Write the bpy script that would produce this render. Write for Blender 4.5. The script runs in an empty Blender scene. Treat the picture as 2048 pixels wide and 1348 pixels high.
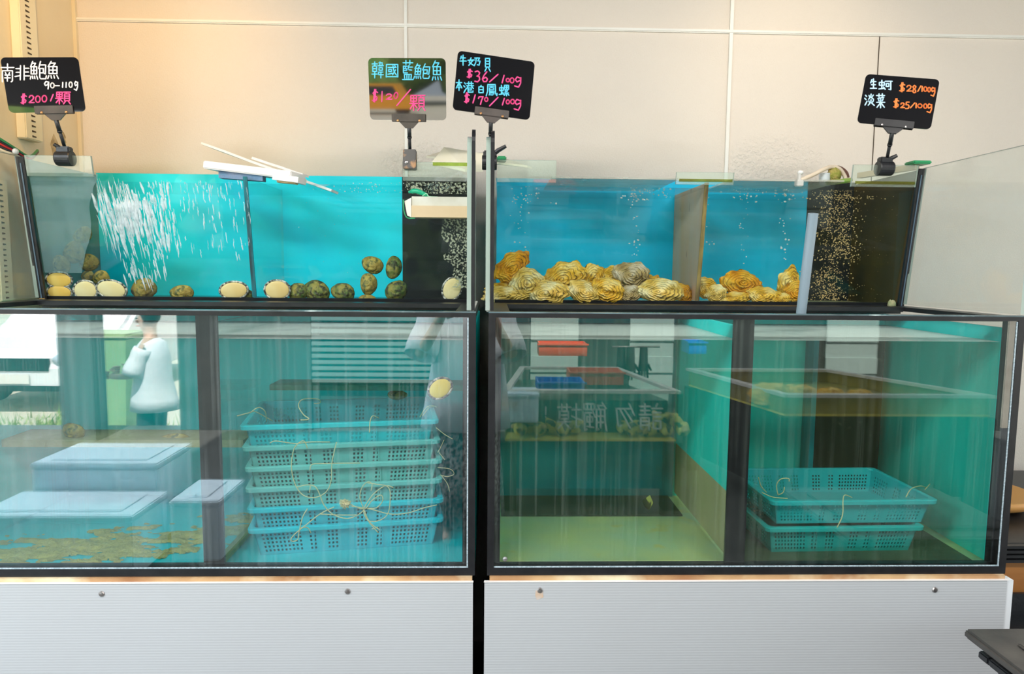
import bpy, bmesh, math, random
from mathutils import Vector, Matrix, noise

# ------------------------------------------------------------------ camera
sc = bpy.context.scene
W, H, FPX = 2048.0, 1348.0, 1400.0
YAW, PITCH, ROLL = math.radians(-1.65), math.radians(-5.6), math.radians(0.53)
CAM = Vector((0, 0, 1.42))
FW = Vector((-math.sin(YAW) * math.cos(PITCH), math.cos(YAW) * math.cos(PITCH), math.sin(PITCH)))
_r = Vector((math.cos(YAW), math.sin(YAW), 0)); _u = _r.cross(FW)
RT = _r * math.cos(ROLL) + _u * math.sin(ROLL)
UP = _u * math.cos(ROLL) - _r * math.sin(ROLL)
cd = bpy.data.cameras.new('camera'); cam = bpy.data.objects.new('camera', cd)
sc.collection.objects.link(cam)
cd.sensor_width = 36; cd.lens = FPX / W * 36; cd.clip_start = 0.05; cd.clip_end = 400
B = -FW
cam.matrix_world = Matrix(((RT.x, UP.x, B.x, CAM.x), (RT.y, UP.y, B.y, CAM.y), (RT.z, UP.z, B.z, CAM.z), (0, 0, 0, 1)))
sc.camera = cam

# ------------------------------------------------------------------ sky, sun, lamps, added fill lights, exposure
wd = bpy.data.worlds.new('world'); sc.world = wd; wd.use_nodes = True
bg = wd.node_tree.nodes['Background']
bg.inputs[0].default_value = (0.80, 0.91, 1.0, 1); bg.inputs[1].default_value = 1.7

def light(name, typ, loc, energy, color, aim=None, **kw):
    d = bpy.data.lights.new(name, typ); d.energy = energy; d.color = color
    for k, v in kw.items(): setattr(d, k, v)
    o = bpy.data.objects.new(name, d); sc.collection.objects.link(o); o.location = loc
    if aim is not None:
        o.rotation_euler = (Vector(aim) - Vector(loc)).to_track_quat('-Z', 'Y').to_euler()
    return o
light('sun', 'SUN', (0, 10, 20), 11.0, (1.0, 0.96, 0.88), (-1.0, -2.0, 0), angle=0.02)
for (x, y, e) in ((-0.85, 0.2, 34), (0.95, 1.5, 5)):
    light('overhead_fill_light', 'AREA', (x, y, 2.62), e, (1.0, 0.965, 0.92), (x, y + 0.55, 0), shape='RECTANGLE', size=1.2, size_y=0.2)  # added overhead fills that brighten the tanks and wall, not known fixtures
light('overhead_fill_light', 'AREA', (1.25, -0.1, 2.62), 30, (1.0, 0.965, 0.92), (1.25, 0.8, 0), shape='RECTANGLE', size=1.2, size_y=0.2)  # another added fill, brightens the oyster tank's blue back
light('aisle_fill_light', 'AREA', (-2.6, -0.35, 2.5), 50, (0.86, 0.94, 1.0), (-2.2, -0.2, 0), shape='RECTANGLE', size=0.7, size_y=0.2)  # added fill to brighten the foam boxes that the glass mirrors
light('warm_spot_light', 'SPOT', (-1.0, 1.55, 2.50), 19, (1.0, 0.52, 0.06), (-1.30, 2.55, 1.95), spot_size=1.7, spot_blend=1.0, shadow_soft_size=0.03)
light('warm_spot_light', 'SPOT', (1.05, 1.9, 2.50), 4, (1.0, 0.78, 0.5), (1.05, 2.55, 2.15), spot_size=1.5, spot_blend=1.0, shadow_soft_size=0.05)
vs = sc.view_settings
vs.view_transform = 'Standard'; vs.look = 'None'; vs.exposure = 0.33; vs.gamma = 1.0; vs.use_curve_mapping = False
sc.cycles.transparent_max_bounces = 32
sc.cycles.max_bounces = 10
sc.cycles.caustics_reflective = False; sc.cycles.caustics_refractive = False

def at(px, py, Y):
    d = FW + RT * ((px - W / 2) / FPX) - UP * ((py - H / 2) / FPX)
    return CAM + d * (Y / d.y)
def on_plane(px, py, p0, n):
    d = FW + RT * ((px - W / 2) / FPX) - UP * ((py - H / 2) / FPX)
    return CAM + d * ((p0 - CAM).dot(n) / d.dot(n))
GY = 1.60                      # the plane of the lower tanks' front glass
def rat(px, py, D):            # where a thing stands that the front glass mirrors at this pixel, D = its mirrored depth
    p = at(px, py, D); return Vector((p.x, 2 * GY - p.y, p.z))

# ------------------------------------------------------------------ materials
MATS = {}
def nt(name):
    m = bpy.data.materials.new(name); m.use_nodes = True; t = m.node_tree; t.nodes.clear()
    o = t.nodes.new('ShaderNodeOutputMaterial'); MATS[name] = m
    return m, t, o
def N(t, typ, **kw):
    n = t.nodes.new('ShaderNode' + typ)
    for k, v in kw.items():
        if k.startswith('i_'):
            n.inputs[k[2:].replace('_', ' ')].default_value = v
        else: setattr(n, k, v)
    return n
def L(t, a, b): t.links.new(a, b)
def col(c): return (c[0], c[1], c[2], 1)
def srgb(r, g, b):
    f = lambda v: (v / 255) / 12.92 if v / 255 <= 0.04045 else ((v / 255 + 0.055) / 1.055) ** 2.4
    return (f(r), f(g), f(b))
def mat(name, c, rough=0.5, c2=None, scale=8, detail=4, bump=0, bscale=None, spec=0.5, metal=0, stretch=(1, 1, 1), lo=0.35, hi=0.65, c3=None, s3=20, lo3=0.6, hi3=0.7, trans=0):
    if name in MATS: return MATS[name]
    m, t, o = nt(name)
    p = N(t, 'BsdfPrincipled'); p.inputs['Roughness'].default_value = rough; p.inputs['Metallic'].default_value = metal
    p.inputs['Specular IOR Level'].default_value = spec
    tc = N(t, 'TexCoord'); mp = N(t, 'Mapping'); mp.inputs['Scale'].default_value = stretch
    L(t, tc.outputs['Object'], mp.inputs[0])
    last = None
    def mix(prev, cc, sca, a, b, seed):
        nz = N(t, 'TexNoise', noise_dimensions='4D'); nz.inputs['Scale'].default_value = sca; nz.inputs['Detail'].default_value = detail; nz.inputs['W'].default_value = seed
        L(t, mp.outputs[0], nz.inputs['Vector'])
        mr = N(t, 'MapRange'); mr.inputs[1].default_value = a; mr.inputs[2].default_value = b; L(t, nz.outputs[0], mr.inputs[0])
        mx = N(t, 'Mix', data_type='RGBA'); L(t, mr.outputs[0], mx.inputs[0])
        if prev is None: mx.inputs[6].default_value = col(c)
        else: L(t, prev, mx.inputs[6])
        mx.inputs[7].default_value = col(cc); return mx.outputs[2]
    if c2 is not None: last = mix(None, c2, scale, lo, hi, 0.0)
    if c3 is not None: last = mix(last, c3, s3, lo3, hi3, 3.7)
    if last is None: p.inputs['Base Color'].default_value = col(c)
    else: L(t, last, p.inputs['Base Color'])
    if bump:
        nz = N(t, 'TexNoise'); nz.inputs['Scale'].default_value = bscale or scale * 4; nz.inputs['Detail'].default_value = 5
        L(t, mp.outputs[0], nz.inputs['Vector'])
        bp = N(t, 'Bump'); bp.inputs['Strength'].default_value = bump; bp.inputs['Distance'].default_value = 0.01
        L(t, nz.outputs[0], bp.inputs['Height']); L(t, bp.outputs[0], p.inputs['Normal'])
    L(t, p.outputs[0], o.inputs[0])
    return m
def glass(name, tint, fac, rough=0.0, haze=0.0, hazec=(0.8, 0.85, 0.8), hscale=30, hlo=0.4, hhi=0.7, stretch=(1, 1, 1), bump=0):
    """clear sheet: tinted transmission, mirror share, and a film in patches"""
    m, t, o = nt(name)
    tr = N(t, 'BsdfTransparent'); tr.inputs[0].default_value = col(tint)
    gl = N(t, 'BsdfGlossy'); gl.inputs['Roughness'].default_value = rough
    lw = N(t, 'LayerWeight'); lw.inputs[0].default_value = 0.5
    pw = N(t, 'Math', operation='POWER'); L(t, lw.outputs['Facing'], pw.inputs[0]); pw.inputs[1].default_value = 5.0
    ad = N(t, 'Math', operation='MULTIPLY_ADD', use_clamp=True); L(t, pw.outputs[0], ad.inputs[0]); ad.inputs[1].default_value = 0.7; ad.inputs[2].default_value = fac
    mx = N(t, 'MixShader'); L(t, ad.outputs[0], mx.inputs[0]); L(t, tr.outputs[0], mx.inputs[1]); L(t, gl.outputs[0], mx.inputs[2])
    out = mx.outputs[0]
    tc = N(t, 'TexCoord'); mp = N(t, 'Mapping'); mp.inputs['Scale'].default_value = stretch; L(t, tc.outputs['Object'], mp.inputs[0])
    if bump:
        nz = N(t, 'TexNoise'); nz.inputs['Scale'].default_value = 3; L(t, mp.outputs[0], nz.inputs['Vector'])
        bp = N(t, 'Bump'); bp.inputs['Strength'].default_value = bump; bp.inputs['Distance'].default_value = 0.01
        L(t, nz.outputs[0], bp.inputs['Height']); L(t, bp.outputs[0], gl.inputs['Normal'])
    if haze:
        nz = N(t, 'TexNoise'); nz.inputs['Scale'].default_value = hscale; nz.inputs['Detail'].default_value = 6
        L(t, mp.outputs[0], nz.inputs['Vector'])
        mr = N(t, 'MapRange'); mr.inputs[1].default_value = hlo; mr.inputs[2].default_value = hhi; mr.inputs[4].default_value = haze
        L(t, nz.outputs[0], mr.inputs[0])
        df = N(t, 'BsdfDiffuse'); df.inputs[0].default_value = col(hazec)
        m2 = N(t, 'MixShader'); L(t, mr.outputs[0], m2.inputs[0]); L(t, out, m2.inputs[1]); L(t, df.outputs[0], m2.inputs[2]); out = m2.outputs[0]
    L(t, out, o.inputs[0])
    return m

BLUE = mat('blue_tank_panel', (0.008, 0.86, 0.98), 0.35, c2=(0.006, 0.74, 0.92), scale=5, stretch=(1, 1, 0.4), spec=0.2)
BLUE2 = mat('blue_tank_panel_stained', (0.007, 0.56, 0.86), 0.4, c2=(0.005, 0.44, 0.70), scale=6, spec=0.2)
TEAL = mat('teal_tank_panel', (0.010, 0.84, 0.84), 0.4, c2=(0.008, 0.68, 0.70), scale=4, stretch=(1, 1, 0.3), spec=0.2)
TEALF = mat('teal_tank_floor', (0.02, 0.86, 0.90), 0.5, c2=(0.015, 0.74, 0.80), scale=5, spec=0.2)
TEALD = mat('dark_teal_panel', (0.004, 0.36, 0.42), 0.4, c2=(0.003, 0.19, 0.23), scale=4, spec=0.2, c3=(0.03, 0.14, 0.05), s3=6)
TEALG = mat('green_teal_panel', (0.016, 0.97, 0.92), 0.4, c2=(0.013, 0.82, 0.78), scale=4, spec=0.2)
MURK = mat('algae_floor', (0.98, 0.88, 0.40), 0.7, c2=(0.70, 0.78, 0.50), scale=7, spec=0.2, c3=(0.98, 0.72, 0.22), s3=12)
TANP = mat('tan_partition_board', (0.62, 0.50, 0.26), 0.6, c2=(0.48, 0.40, 0.22), scale=5, spec=0.2)
BLACK = mat('black_frame', (0.012, 0.012, 0.014), 0.35, c2=(0.02, 0.02, 0.022), scale=30, spec=0.4)
BLACKP = mat('black_panel', (0.010, 0.011, 0.010), 0.5, c2=(0.022, 0.024, 0.02), scale=9, spec=0.25, c3=(0.05, 0.05, 0.035), s3=60, lo3=0.62, hi3=0.72)
BLACKG = mat('black_panel_speckled', (0.012, 0.013, 0.012), 0.6, c2=(0.30, 0.33, 0.25), scale=3.2, detail=12, lo=0.50, hi=0.60, spec=0.2)
BROWN = mat('algae_brown_panel', (0.10, 0.065, 0.010), 0.5, c2=(0.02, 0.018, 0.008), scale=4, stretch=(1, 1, 0.5), spec=0.3)
STAIN = mat('rust_stained_partition', (0.66, 0.28, 0.04), 0.5, c2=(0.50, 0.42, 0.32), scale=5, stretch=(1, 1, 0.25), spec=0.3, c3=(0.07, 0.04, 0.02), s3=30, lo3=0.66, hi3=0.70)
DARKV = mat('dark_plastic', (0.012, 0.013, 0.015), 0.4, c2=(0.02, 0.021, 0.024), scale=25, spec=0.5, bump=0.08)
PVCG = mat('grey_pvc', (0.30, 0.38, 0.44), 0.35, c2=(0.27, 0.35, 0.41), scale=12)
PVCW = mat('white_pvc', (0.82, 0.76, 0.64), 0.4, c2=(0.78, 0.68, 0.52), scale=7)
FOAM = mat('white_foam', (0.74, 0.88, 0.97), 0.7, c2=(0.68, 0.83, 0.94), scale=60, bump=0.1, spec=0.2)
EDGE = mat('glass_edge', (0.42, 0.50, 0.45), 0.15, c2=(0.26, 0.34, 0.29), scale=14, spec=0.6, stretch=(1, 1, 0.15))
SEAL = mat('silicone_bead', (0.55, 0.66, 0.72), 0.3, c2=(0.35, 0.45, 0.5), scale=220, lo=0.45, hi=0.55)
RUST = mat('rusty_metal', (0.62, 0.40, 0.20), 0.7, c2=(0.30, 0.11, 0.04), scale=5, bump=0.2, c3=(0.80, 0.68, 0.45), s3=6, lo3=0.5, hi3=0.62, spec=0.3)
STEEL = mat('steel', (0.55, 0.53, 0.52), 0.3, metal=0.9, c2=(0.35, 0.30, 0.28), scale=60)
TWINE = mat('yellow_twine', (0.96, 0.88, 0.52), 0.7, c2=(0.90, 0.78, 0.40), scale=120)
GREENP = mat('green_plastic', (0.03, 0.36, 0.14), 0.35, c2=(0.02, 0.28, 0.10), scale=20)
WHITE = mat('white_plastic', (0.86, 0.84, 0.80), 0.4, c2=(0.80, 0.78, 0.73), scale=15)

# wall board: woven embossed sheet, with two blistered patches
def wall_mat():
    m, t, o = nt('embossed_wall_board')
    p = N(t, 'BsdfPrincipled'); p.inputs['Roughness'].default_value = 0.55; p.inputs['Specular IOR Level'].default_value = 0.25
    tc = N(t, 'TexCoord')
    def noi(scale, det, stretch=(1, 1, 1)):
        mp = N(t, 'Mapping'); mp.inputs['Scale'].default_value = stretch; L(t, tc.outputs['Object'], mp.inputs[0])
        n = N(t, 'TexNoise'); n.inputs['Scale'].default_value = scale; n.inputs['Detail'].default_value = det; L(t, mp.outputs[0], n.inputs['Vector']); return n.outputs[0]
    a = noi(1.3, 3); mr = N(t, 'MapRange'); mr.inputs[1].default_value = 0.3; mr.inputs[2].default_value = 0.7; L(t, a, mr.inputs[0])
    mx = N(t, 'Mix', data_type='RGBA'); L(t, mr.outputs[0], mx.inputs[0])
    mx.inputs[6].default_value = (0.79, 0.71, 0.62, 1); mx.inputs[7].default_value = (0.74, 0.665, 0.585, 1)
    b1 = noi(420, 2, (1, 1, 0.25)); b2 = noi(420, 2, (0.25, 1, 1))
    ad = N(t, 'Math', operation='ADD'); L(t, b1, ad.inputs[0]); L(t, b2, ad.inputs[1])
    ad0 = N(t, 'Math', operation='MULTIPLY'); L(t, ad.outputs[0], ad0.inputs[0]); ad0.inputs[1].default_value = 0.22
    tot = ad0.outputs[0]
    blister = noi(75, 3)
    mask_c = None
    for (cx, cz, rx, rz) in ((-0.25, 1.79, 0.16, 0.10), (1.02, 1.80, 0.20, 0.12)):
        mp = N(t, 'Mapping'); mp.inputs['Location'].default_value = (-cx / rx, 0, -cz / rz); mp.inputs['Scale'].default_value = (1 / rx, 0.0, 1 / rz)
        L(t, tc.outputs['Object'], mp.inputs[0])
        ln = N(t, 'VectorMath', operation='LENGTH'); L(t, mp.outputs[0], ln.inputs[0])
        mk = N(t, 'MapRange'); mk.inputs[1].default_value = 1.15; mk.inputs[2].default_value = 0.7; L(t, ln.outputs['Value'], mk.inputs[0])
        ml = N(t, 'Math', operation='MULTIPLY'); L(t, mk.outputs[0], ml.inputs[0]); L(t, blister, ml.inputs[1])
        m3 = N(t, 'Math', operation='MULTIPLY'); L(t, ml.outputs[0], m3.inputs[0]); m3.inputs[1].default_value = 2.4
        a2 = N(t, 'Math', operation='ADD'); L(t, tot, a2.inputs[0]); L(t, m3.outputs[0], a2.inputs[1]); tot = a2.outputs[0]
    bp = N(t, 'Bump'); bp.inputs['Strength'].default_value = 0.6; bp.inputs['Distance'].default_value = 0.006
    L(t, tot, bp.inputs['Height']); L(t, bp.outputs[0], p.inputs['Normal']); L(t, mx.outputs[2], p.inputs['Base Color'])
    L(t, p.outputs[0], o.inputs[0]); return m
WALL = wall_mat()
TRIMM = mat('wall_trim', (0.86, 0.84, 0.78), 0.4, c2=(0.80, 0.78, 0.72), scale=6)
DUCT = mat('cream_plastic', (0.84, 0.76, 0.55), 0.5, c2=(0.80, 0.70, 0.48), scale=5)
LWALL = mat('cream_side_wall', (0.80, 0.70, 0.50), 0.6, c2=(0.74, 0.62, 0.42), scale=3, bump=0.1, bscale=60)
SLOT = mat('slot_dark', (0.06, 0.04, 0.02), 0.8)
PLASTER = mat('bare_plaster', (0.62, 0.50, 0.30), 0.9, c2=(0.40, 0.30, 0.16), scale=40, bump=0.5)

def base_panel_mat():
    m, t, o = nt('ribbed_grey_panel')
    p = N(t, 'BsdfPrincipled'); p.inputs['Roughness'].default_value = 0.5; p.inputs['Specular IOR Level'].default_value = 0.3
    tc = N(t, 'TexCoord'); wv = N(t, 'TexWave', wave_type='BANDS', bands_direction='Z'); wv.inputs['Scale'].default_value = 48; wv.inputs['Distortion'].default_value = 0.15
    L(t, tc.outputs['Object'], wv.inputs[0])
    nz = N(t, 'TexNoise'); nz.inputs['Scale'].default_value = 2.2; L(t, tc.outputs['Object'], nz.inputs['Vector'])
    mx = N(t, 'Mix', data_type='RGBA'); L(t, nz.outputs[0], mx.inputs[0]); mx.inputs[6].default_value = (0.525, 0.54, 0.555, 1); mx.inputs[7].default_value = (0.49, 0.495, 0.505, 1)
    bp = N(t, 'Bump'); bp.inputs['Strength'].default_value = 0.08; bp.inputs['Distance'].default_value = 0.003
    L(t, wv.outputs['Fac'], bp.inputs['Height']); L(t, bp.outputs[0], p.inputs['Normal']); L(t, mx.outputs[2], p.inputs['Base Color'])
    L(t, p.outputs[0], o.inputs[0]); return m
PANEL = base_panel_mat()
PANE = glass('upper_front_glass', (0.97, 0.99, 0.99), 0.012)
TABG = glass('brace_glass', (0.93, 0.98, 0.95), 0.05, haze=0.28, hazec=(0.75, 0.80, 0.70), hscale=5, hlo=0.2, hhi=0.7)
SIDEG = glass('side_guard_glass', (0.97, 0.985, 0.975), 0.045, haze=0.12, hazec=(0.78, 0.80, 0.76), hscale=3, hlo=0.3, hhi=0.7)
LOWG = glass('clear_lower_front_glass', (0.97, 0.99, 0.99), 0.17, haze=0.055, hazec=(0.75, 0.85, 0.85), hscale=1.0, hlo=0.50, hhi=0.74, stretch=(150, 1, 2.2))
LOWG2 = glass('green_lower_front_glass', (0.95, 0.985, 0.97), 0.115, haze=0.04, hazec=(0.6, 0.7, 0.6), hscale=1.0, hlo=0.50, hhi=0.74, stretch=(140, 1, 1.8))
INNERG = glass('inner_glass', (0.94, 0.98, 0.97), 0.05)
WAT_A = glass('blue_water', (0.88, 0.985, 0.99), 0.03)
WAT_B = glass('green_water', (0.88, 0.95, 0.92), 0.02, haze=0.06, hazec=(0.40, 0.42, 0.18), hscale=2.5, hlo=0.2, hhi=0.8)
WAT_U = glass('clear_water', (0.95, 0.99, 1.0), 0.012)
WAT_V = glass('yellowish_water', (0.96, 0.98, 0.98), 0.012)
WTOP = glass('water_surface', (0.80, 0.95, 0.93), 0.2, rough=0.05, haze=0.6, hazec=(0.80, 0.93, 0.87), hscale=4, hlo=0.0, hhi=0.45, bump=0.6)  # pale haze paints in the bright reflection lying on the water
FOG = glass('fogged_film', (0.92, 0.96, 0.95), 0.02, haze=0.5, hazec=(0.22, 0.36, 0.38), hscale=9, hlo=0.2, hhi=0.75, stretch=(1, 1, 0.3))
FALL = glass('white_water', (0.95, 1, 1), 0.06, haze=0.62, hazec=(0.80, 0.88, 0.93), hscale=30, hlo=0.2, hhi=0.6)
BUBB = glass('air_bubble', (0.85, 0.95, 0.95), 0.25, haze=0.55, hazec=(0.9, 0.95, 0.92), hscale=20, hlo=0.0, hhi=0.4)
BUBG = glass('golden_bubble', (0.8, 0.65, 0.4), 0.2, haze=0.75, hazec=(0.85, 0.60, 0.26), hscale=60, hlo=0.0, hhi=0.5)

# ------------------------------------------------------------------ builders
WM = {}
C = sc.collection
class MB:
    def __init__(s): s.bm = bmesh.new()
    def box(s, x0, x1, y0, y1, z0, z1, M=None, bevel=0):
        vs_ = [s.bm.verts.new((x, y, z)) for z in (z0, z1) for y in (y0, y1) for x in (x0, x1)]
        fs = [s.bm.faces.new([vs_[i] for i in q]) for q in ((0, 2, 3, 1), (4, 5, 7, 6), (0, 1, 5, 4), (2, 6, 7, 3), (0, 4, 6, 2), (1, 3, 7, 5))]
        if bevel:
            ed = {e for f in fs for e in f.edges}
            g = bmesh.ops.bevel(s.bm, geom=list(ed), offset=bevel, segments=2, affect='EDGES')
            vs_ = list({v for f in g['faces'] for v in f.verts} | {v for v in vs_ if v.is_valid})
        if M is not None: bmesh.ops.transform(s.bm, matrix=M, verts=[v for v in vs_ if v.is_valid])
        return s
    def tube(s, pts, r, n=8, closed=False, caps=True):
        pts = [Vector(p) for p in pts]; rs = r if isinstance(r, (list, tuple)) else [r] * len(pts)
        rings = []; prev = None
        for i, p in enumerate(pts):
            a = pts[i - 1] if i > 0 else (pts[-1] if closed else p)
            b = pts[i + 1] if i < len(pts) - 1 else (pts[0] if closed else p)
            d = (b - a)
            d = d.normalized() if d.length > 1e-9 else Vector((0, 0, 1))
            if prev is None:
                q = d.orthogonal().normalized()
            else:
                q = prev - d * prev.dot(d)
                q = q.normalized() if q.length > 1e-6 else d.orthogonal().normalized()
            prev = q; w = d.cross(q)
            rings.append([s.bm.verts.new(p + (q * math.cos(2 * math.pi * k / n) + w * math.sin(2 * math.pi * k / n)) * rs[i]) for k in range(n)])
        m = len(rings)
        for i in range(m if closed else m - 1):
            A, B_ = rings[i], rings[(i + 1) % m]
            for k in range(n): s.bm.faces.new((A[k], A[(k + 1) % n], B_[(k + 1) % n], B_[k]))
        if caps and not closed:
            s.bm.faces.new(rings[0][::-1]); s.bm.faces.new(rings[-1])
        return s
    def prism(s, poly, depth, M=None):          # poly in (x,z), extruded along +y
        a = [s.bm.verts.new((x, 0, z)) for x, z in poly]; b = [s.bm.verts.new((x, depth, z)) for x, z in poly]
        n = len(a); s.bm.faces.new(a); s.bm.faces.new(b[::-1])
        for i in range(n): s.bm.faces.new((a[i], b[i], b[(i + 1) % n], a[(i + 1) % n]))
        if M is not None: bmesh.ops.transform(s.bm, matrix=M, verts=a + b)
        return s
    def hexa(s, p):                              # eight corners: bottom four then top four, same order
        v = [s.bm.verts.new(q) for q in p]
        for q in ((0, 3, 2, 1), (4, 5, 6, 7), (0, 1, 5, 4), (1, 2, 6, 5), (2, 3, 7, 6), (3, 0, 4, 7)): s.bm.faces.new([v[i] for i in q])
        return s
    def lathe(s, prof, n=20, M=None):            # prof [(r,z)]
        rings = []
        for r, z in prof: rings.append([s.bm.verts.new((r * math.cos(2 * math.pi * k / n), r * math.sin(2 * math.pi * k / n), z)) for k in range(n)])
        for A, B_ in zip(rings, rings[1:]):
            for k in range(n): s.bm.faces.new((A[k], A[(k + 1) % n], B_[(k + 1) % n], B_[k]))
        s.bm.faces.new(rings[0][::-1]); s.bm.faces.new(rings[-1])
        if M is not None: bmesh.ops.transform(s.bm, matrix=M, verts=[v for r_ in rings for v in r_])
        return s
    def ball(s, c, r, sx=1, sy=1, sz=1, u=8, v=6, M=None):
        K = Matrix.Translation(c) @ Matrix.Diagonal((r * sx, r * sy, r * sz, 1))
        if M is not None: K = M @ K
        nv = s.bm.verts.new; nf = s.bm.faces.new
        a = nv(K @ Vector((0, 0, 1))); b = nv(K @ Vector((0, 0, -1)))
        R_ = [[nv(K @ Vector((math.sin(math.pi * i / v) * math.cos(2 * math.pi * k / u), math.sin(math.pi * i / v) * math.sin(2 * math.pi * k / u), math.cos(math.pi * i / v)))) for k in range(u)] for i in range(1, v)]
        for k in range(u): nf((a, R_[0][k], R_[0][(k + 1) % u])); nf((b, R_[-1][(k + 1) % u], R_[-1][k]))
        for p, q in zip(R_, R_[1:]):
            for k in range(u): nf((p[k], q[k], q[(k + 1) % u], p[(k + 1) % u]))
        return s
    def build(s, name, m, parent=None, smooth=False, local=False, mods=()):
        bmesh.ops.recalc_face_normals(s.bm, faces=s.bm.faces)
        me = bpy.data.meshes.new(name); s.bm.to_mesh(me); s.bm.free()
        for mm in (m if isinstance(m, (list, tuple)) else [m]): me.materials.append(mm)
        if smooth:
            for f in me.polygons: f.use_smooth = True
        o = bpy.data.objects.new(name, me); C.objects.link(o)
        if parent is not None:
            if not local: me.transform(WM[parent].inverted())
            o.parent = parent; WM[o] = WM[parent]
        else: WM[o] = Matrix.Identity(4)
        return o
def tag(o, label=None, cat=None, group=None, kind=None):
    for k, v in (('label', label), ('category', cat), ('group', group), ('kind', kind)):
        if v: o[k] = v
    return o
def thing(name, label, cat, loc=(0, 0, 0), M=None, group=None):
    o = bpy.data.objects.new(name, None); C.objects.link(o); o.empty_display_size = 0.05
    T = M if M is not None else Matrix.Translation(Vector(loc))
    o.matrix_world = T; WM[o] = T.copy()
    return tag(o, label, cat, group)
def struct(o): o['kind'] = 'structure'; return o
def copy_tree(o, M, label=None, group=None):
    def cp(a, par):
        c = a.copy(); C.objects.link(c)
        if par is not None: c.parent = par; c.matrix_parent_inverse = a.matrix_parent_inverse.copy()
        for ch in list(a.children): cp(ch, c)
        return c
    r = cp(o, None); r.matrix_world = M; WM[r] = M.copy()
    if label: r['label'] = label
    if group: r['group'] = group
    return r
def RZ(a): return Matrix.Rotation(a, 4, 'Z')
def RX(a): return Matrix.Rotation(a, 4, 'X')
def RY(a): return Matrix.Rotation(a, 4, 'Y')
def T(*p): return Matrix.Translation(Vector(p))
def spline(pts, k=6):
    pts = [Vector(p) for p in pts]; out = []
    for i in range(len(pts) - 1):
        p0 = pts[max(i - 1, 0)]; p1 = pts[i]; p2 = pts[i + 1]; p3 = pts[min(i + 2, len(pts) - 1)]
        for j in range(k):
            t = j / k
            out.append(0.5 * ((2 * p1) + (p2 - p0) * t + (2 * p0 - 5 * p1 + 4 * p2 - p3) * t * t + (3 * p1 - p0 - 3 * p2 + p3) * t ** 3))
    out.append(pts[-1]); return out

# ------------------------------------------------------------------ handwriting
FISH = "3.5,0 1,3|3.2,1 6.8,1 5,2.8|1.8,3 8.2,3 8.2,7 1.8,7 1.8,3|5,3 5,7|1.8,5 8.2,5|0.8,9.8 1.6,8.2|3.4,8.2 3.8,9.6|5.8,8.2 6.2,9.6|8,8 9.2,9.8"
def squeeze(g, x0, x1):
    return '|'.join(' '.join('%.2f,%s' % (x0 + float(q.split(',')[0]) / 10 * (x1 - x0), q.split(',')[1]) for q in s_.split()) for s_ in g.split('|'))
SNAIL = "0.6,2.4 4.2,2.4 4.2,5.2 0.6,5.2 0.6,2.4|2.4,0.4 2.4,8.4|0.2,8.8 4.2,8.2|3.6,7 4.8,9.2"
WATER3 = "1,0.8 2,2|0.2,3.6 1.4,4.8|0.4,9.8 2.4,6.4"
def ell(cx, cy, rx, ry, a0=0, a1=360, n=14):
    return ' '.join('%.2f,%.2f' % (cx + rx * math.cos(math.radians(a0 + (a1 - a0) * i / n)), cy + ry * math.sin(math.radians(a0 + (a1 - a0) * i / n))) for i in range(n + 1))
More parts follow.
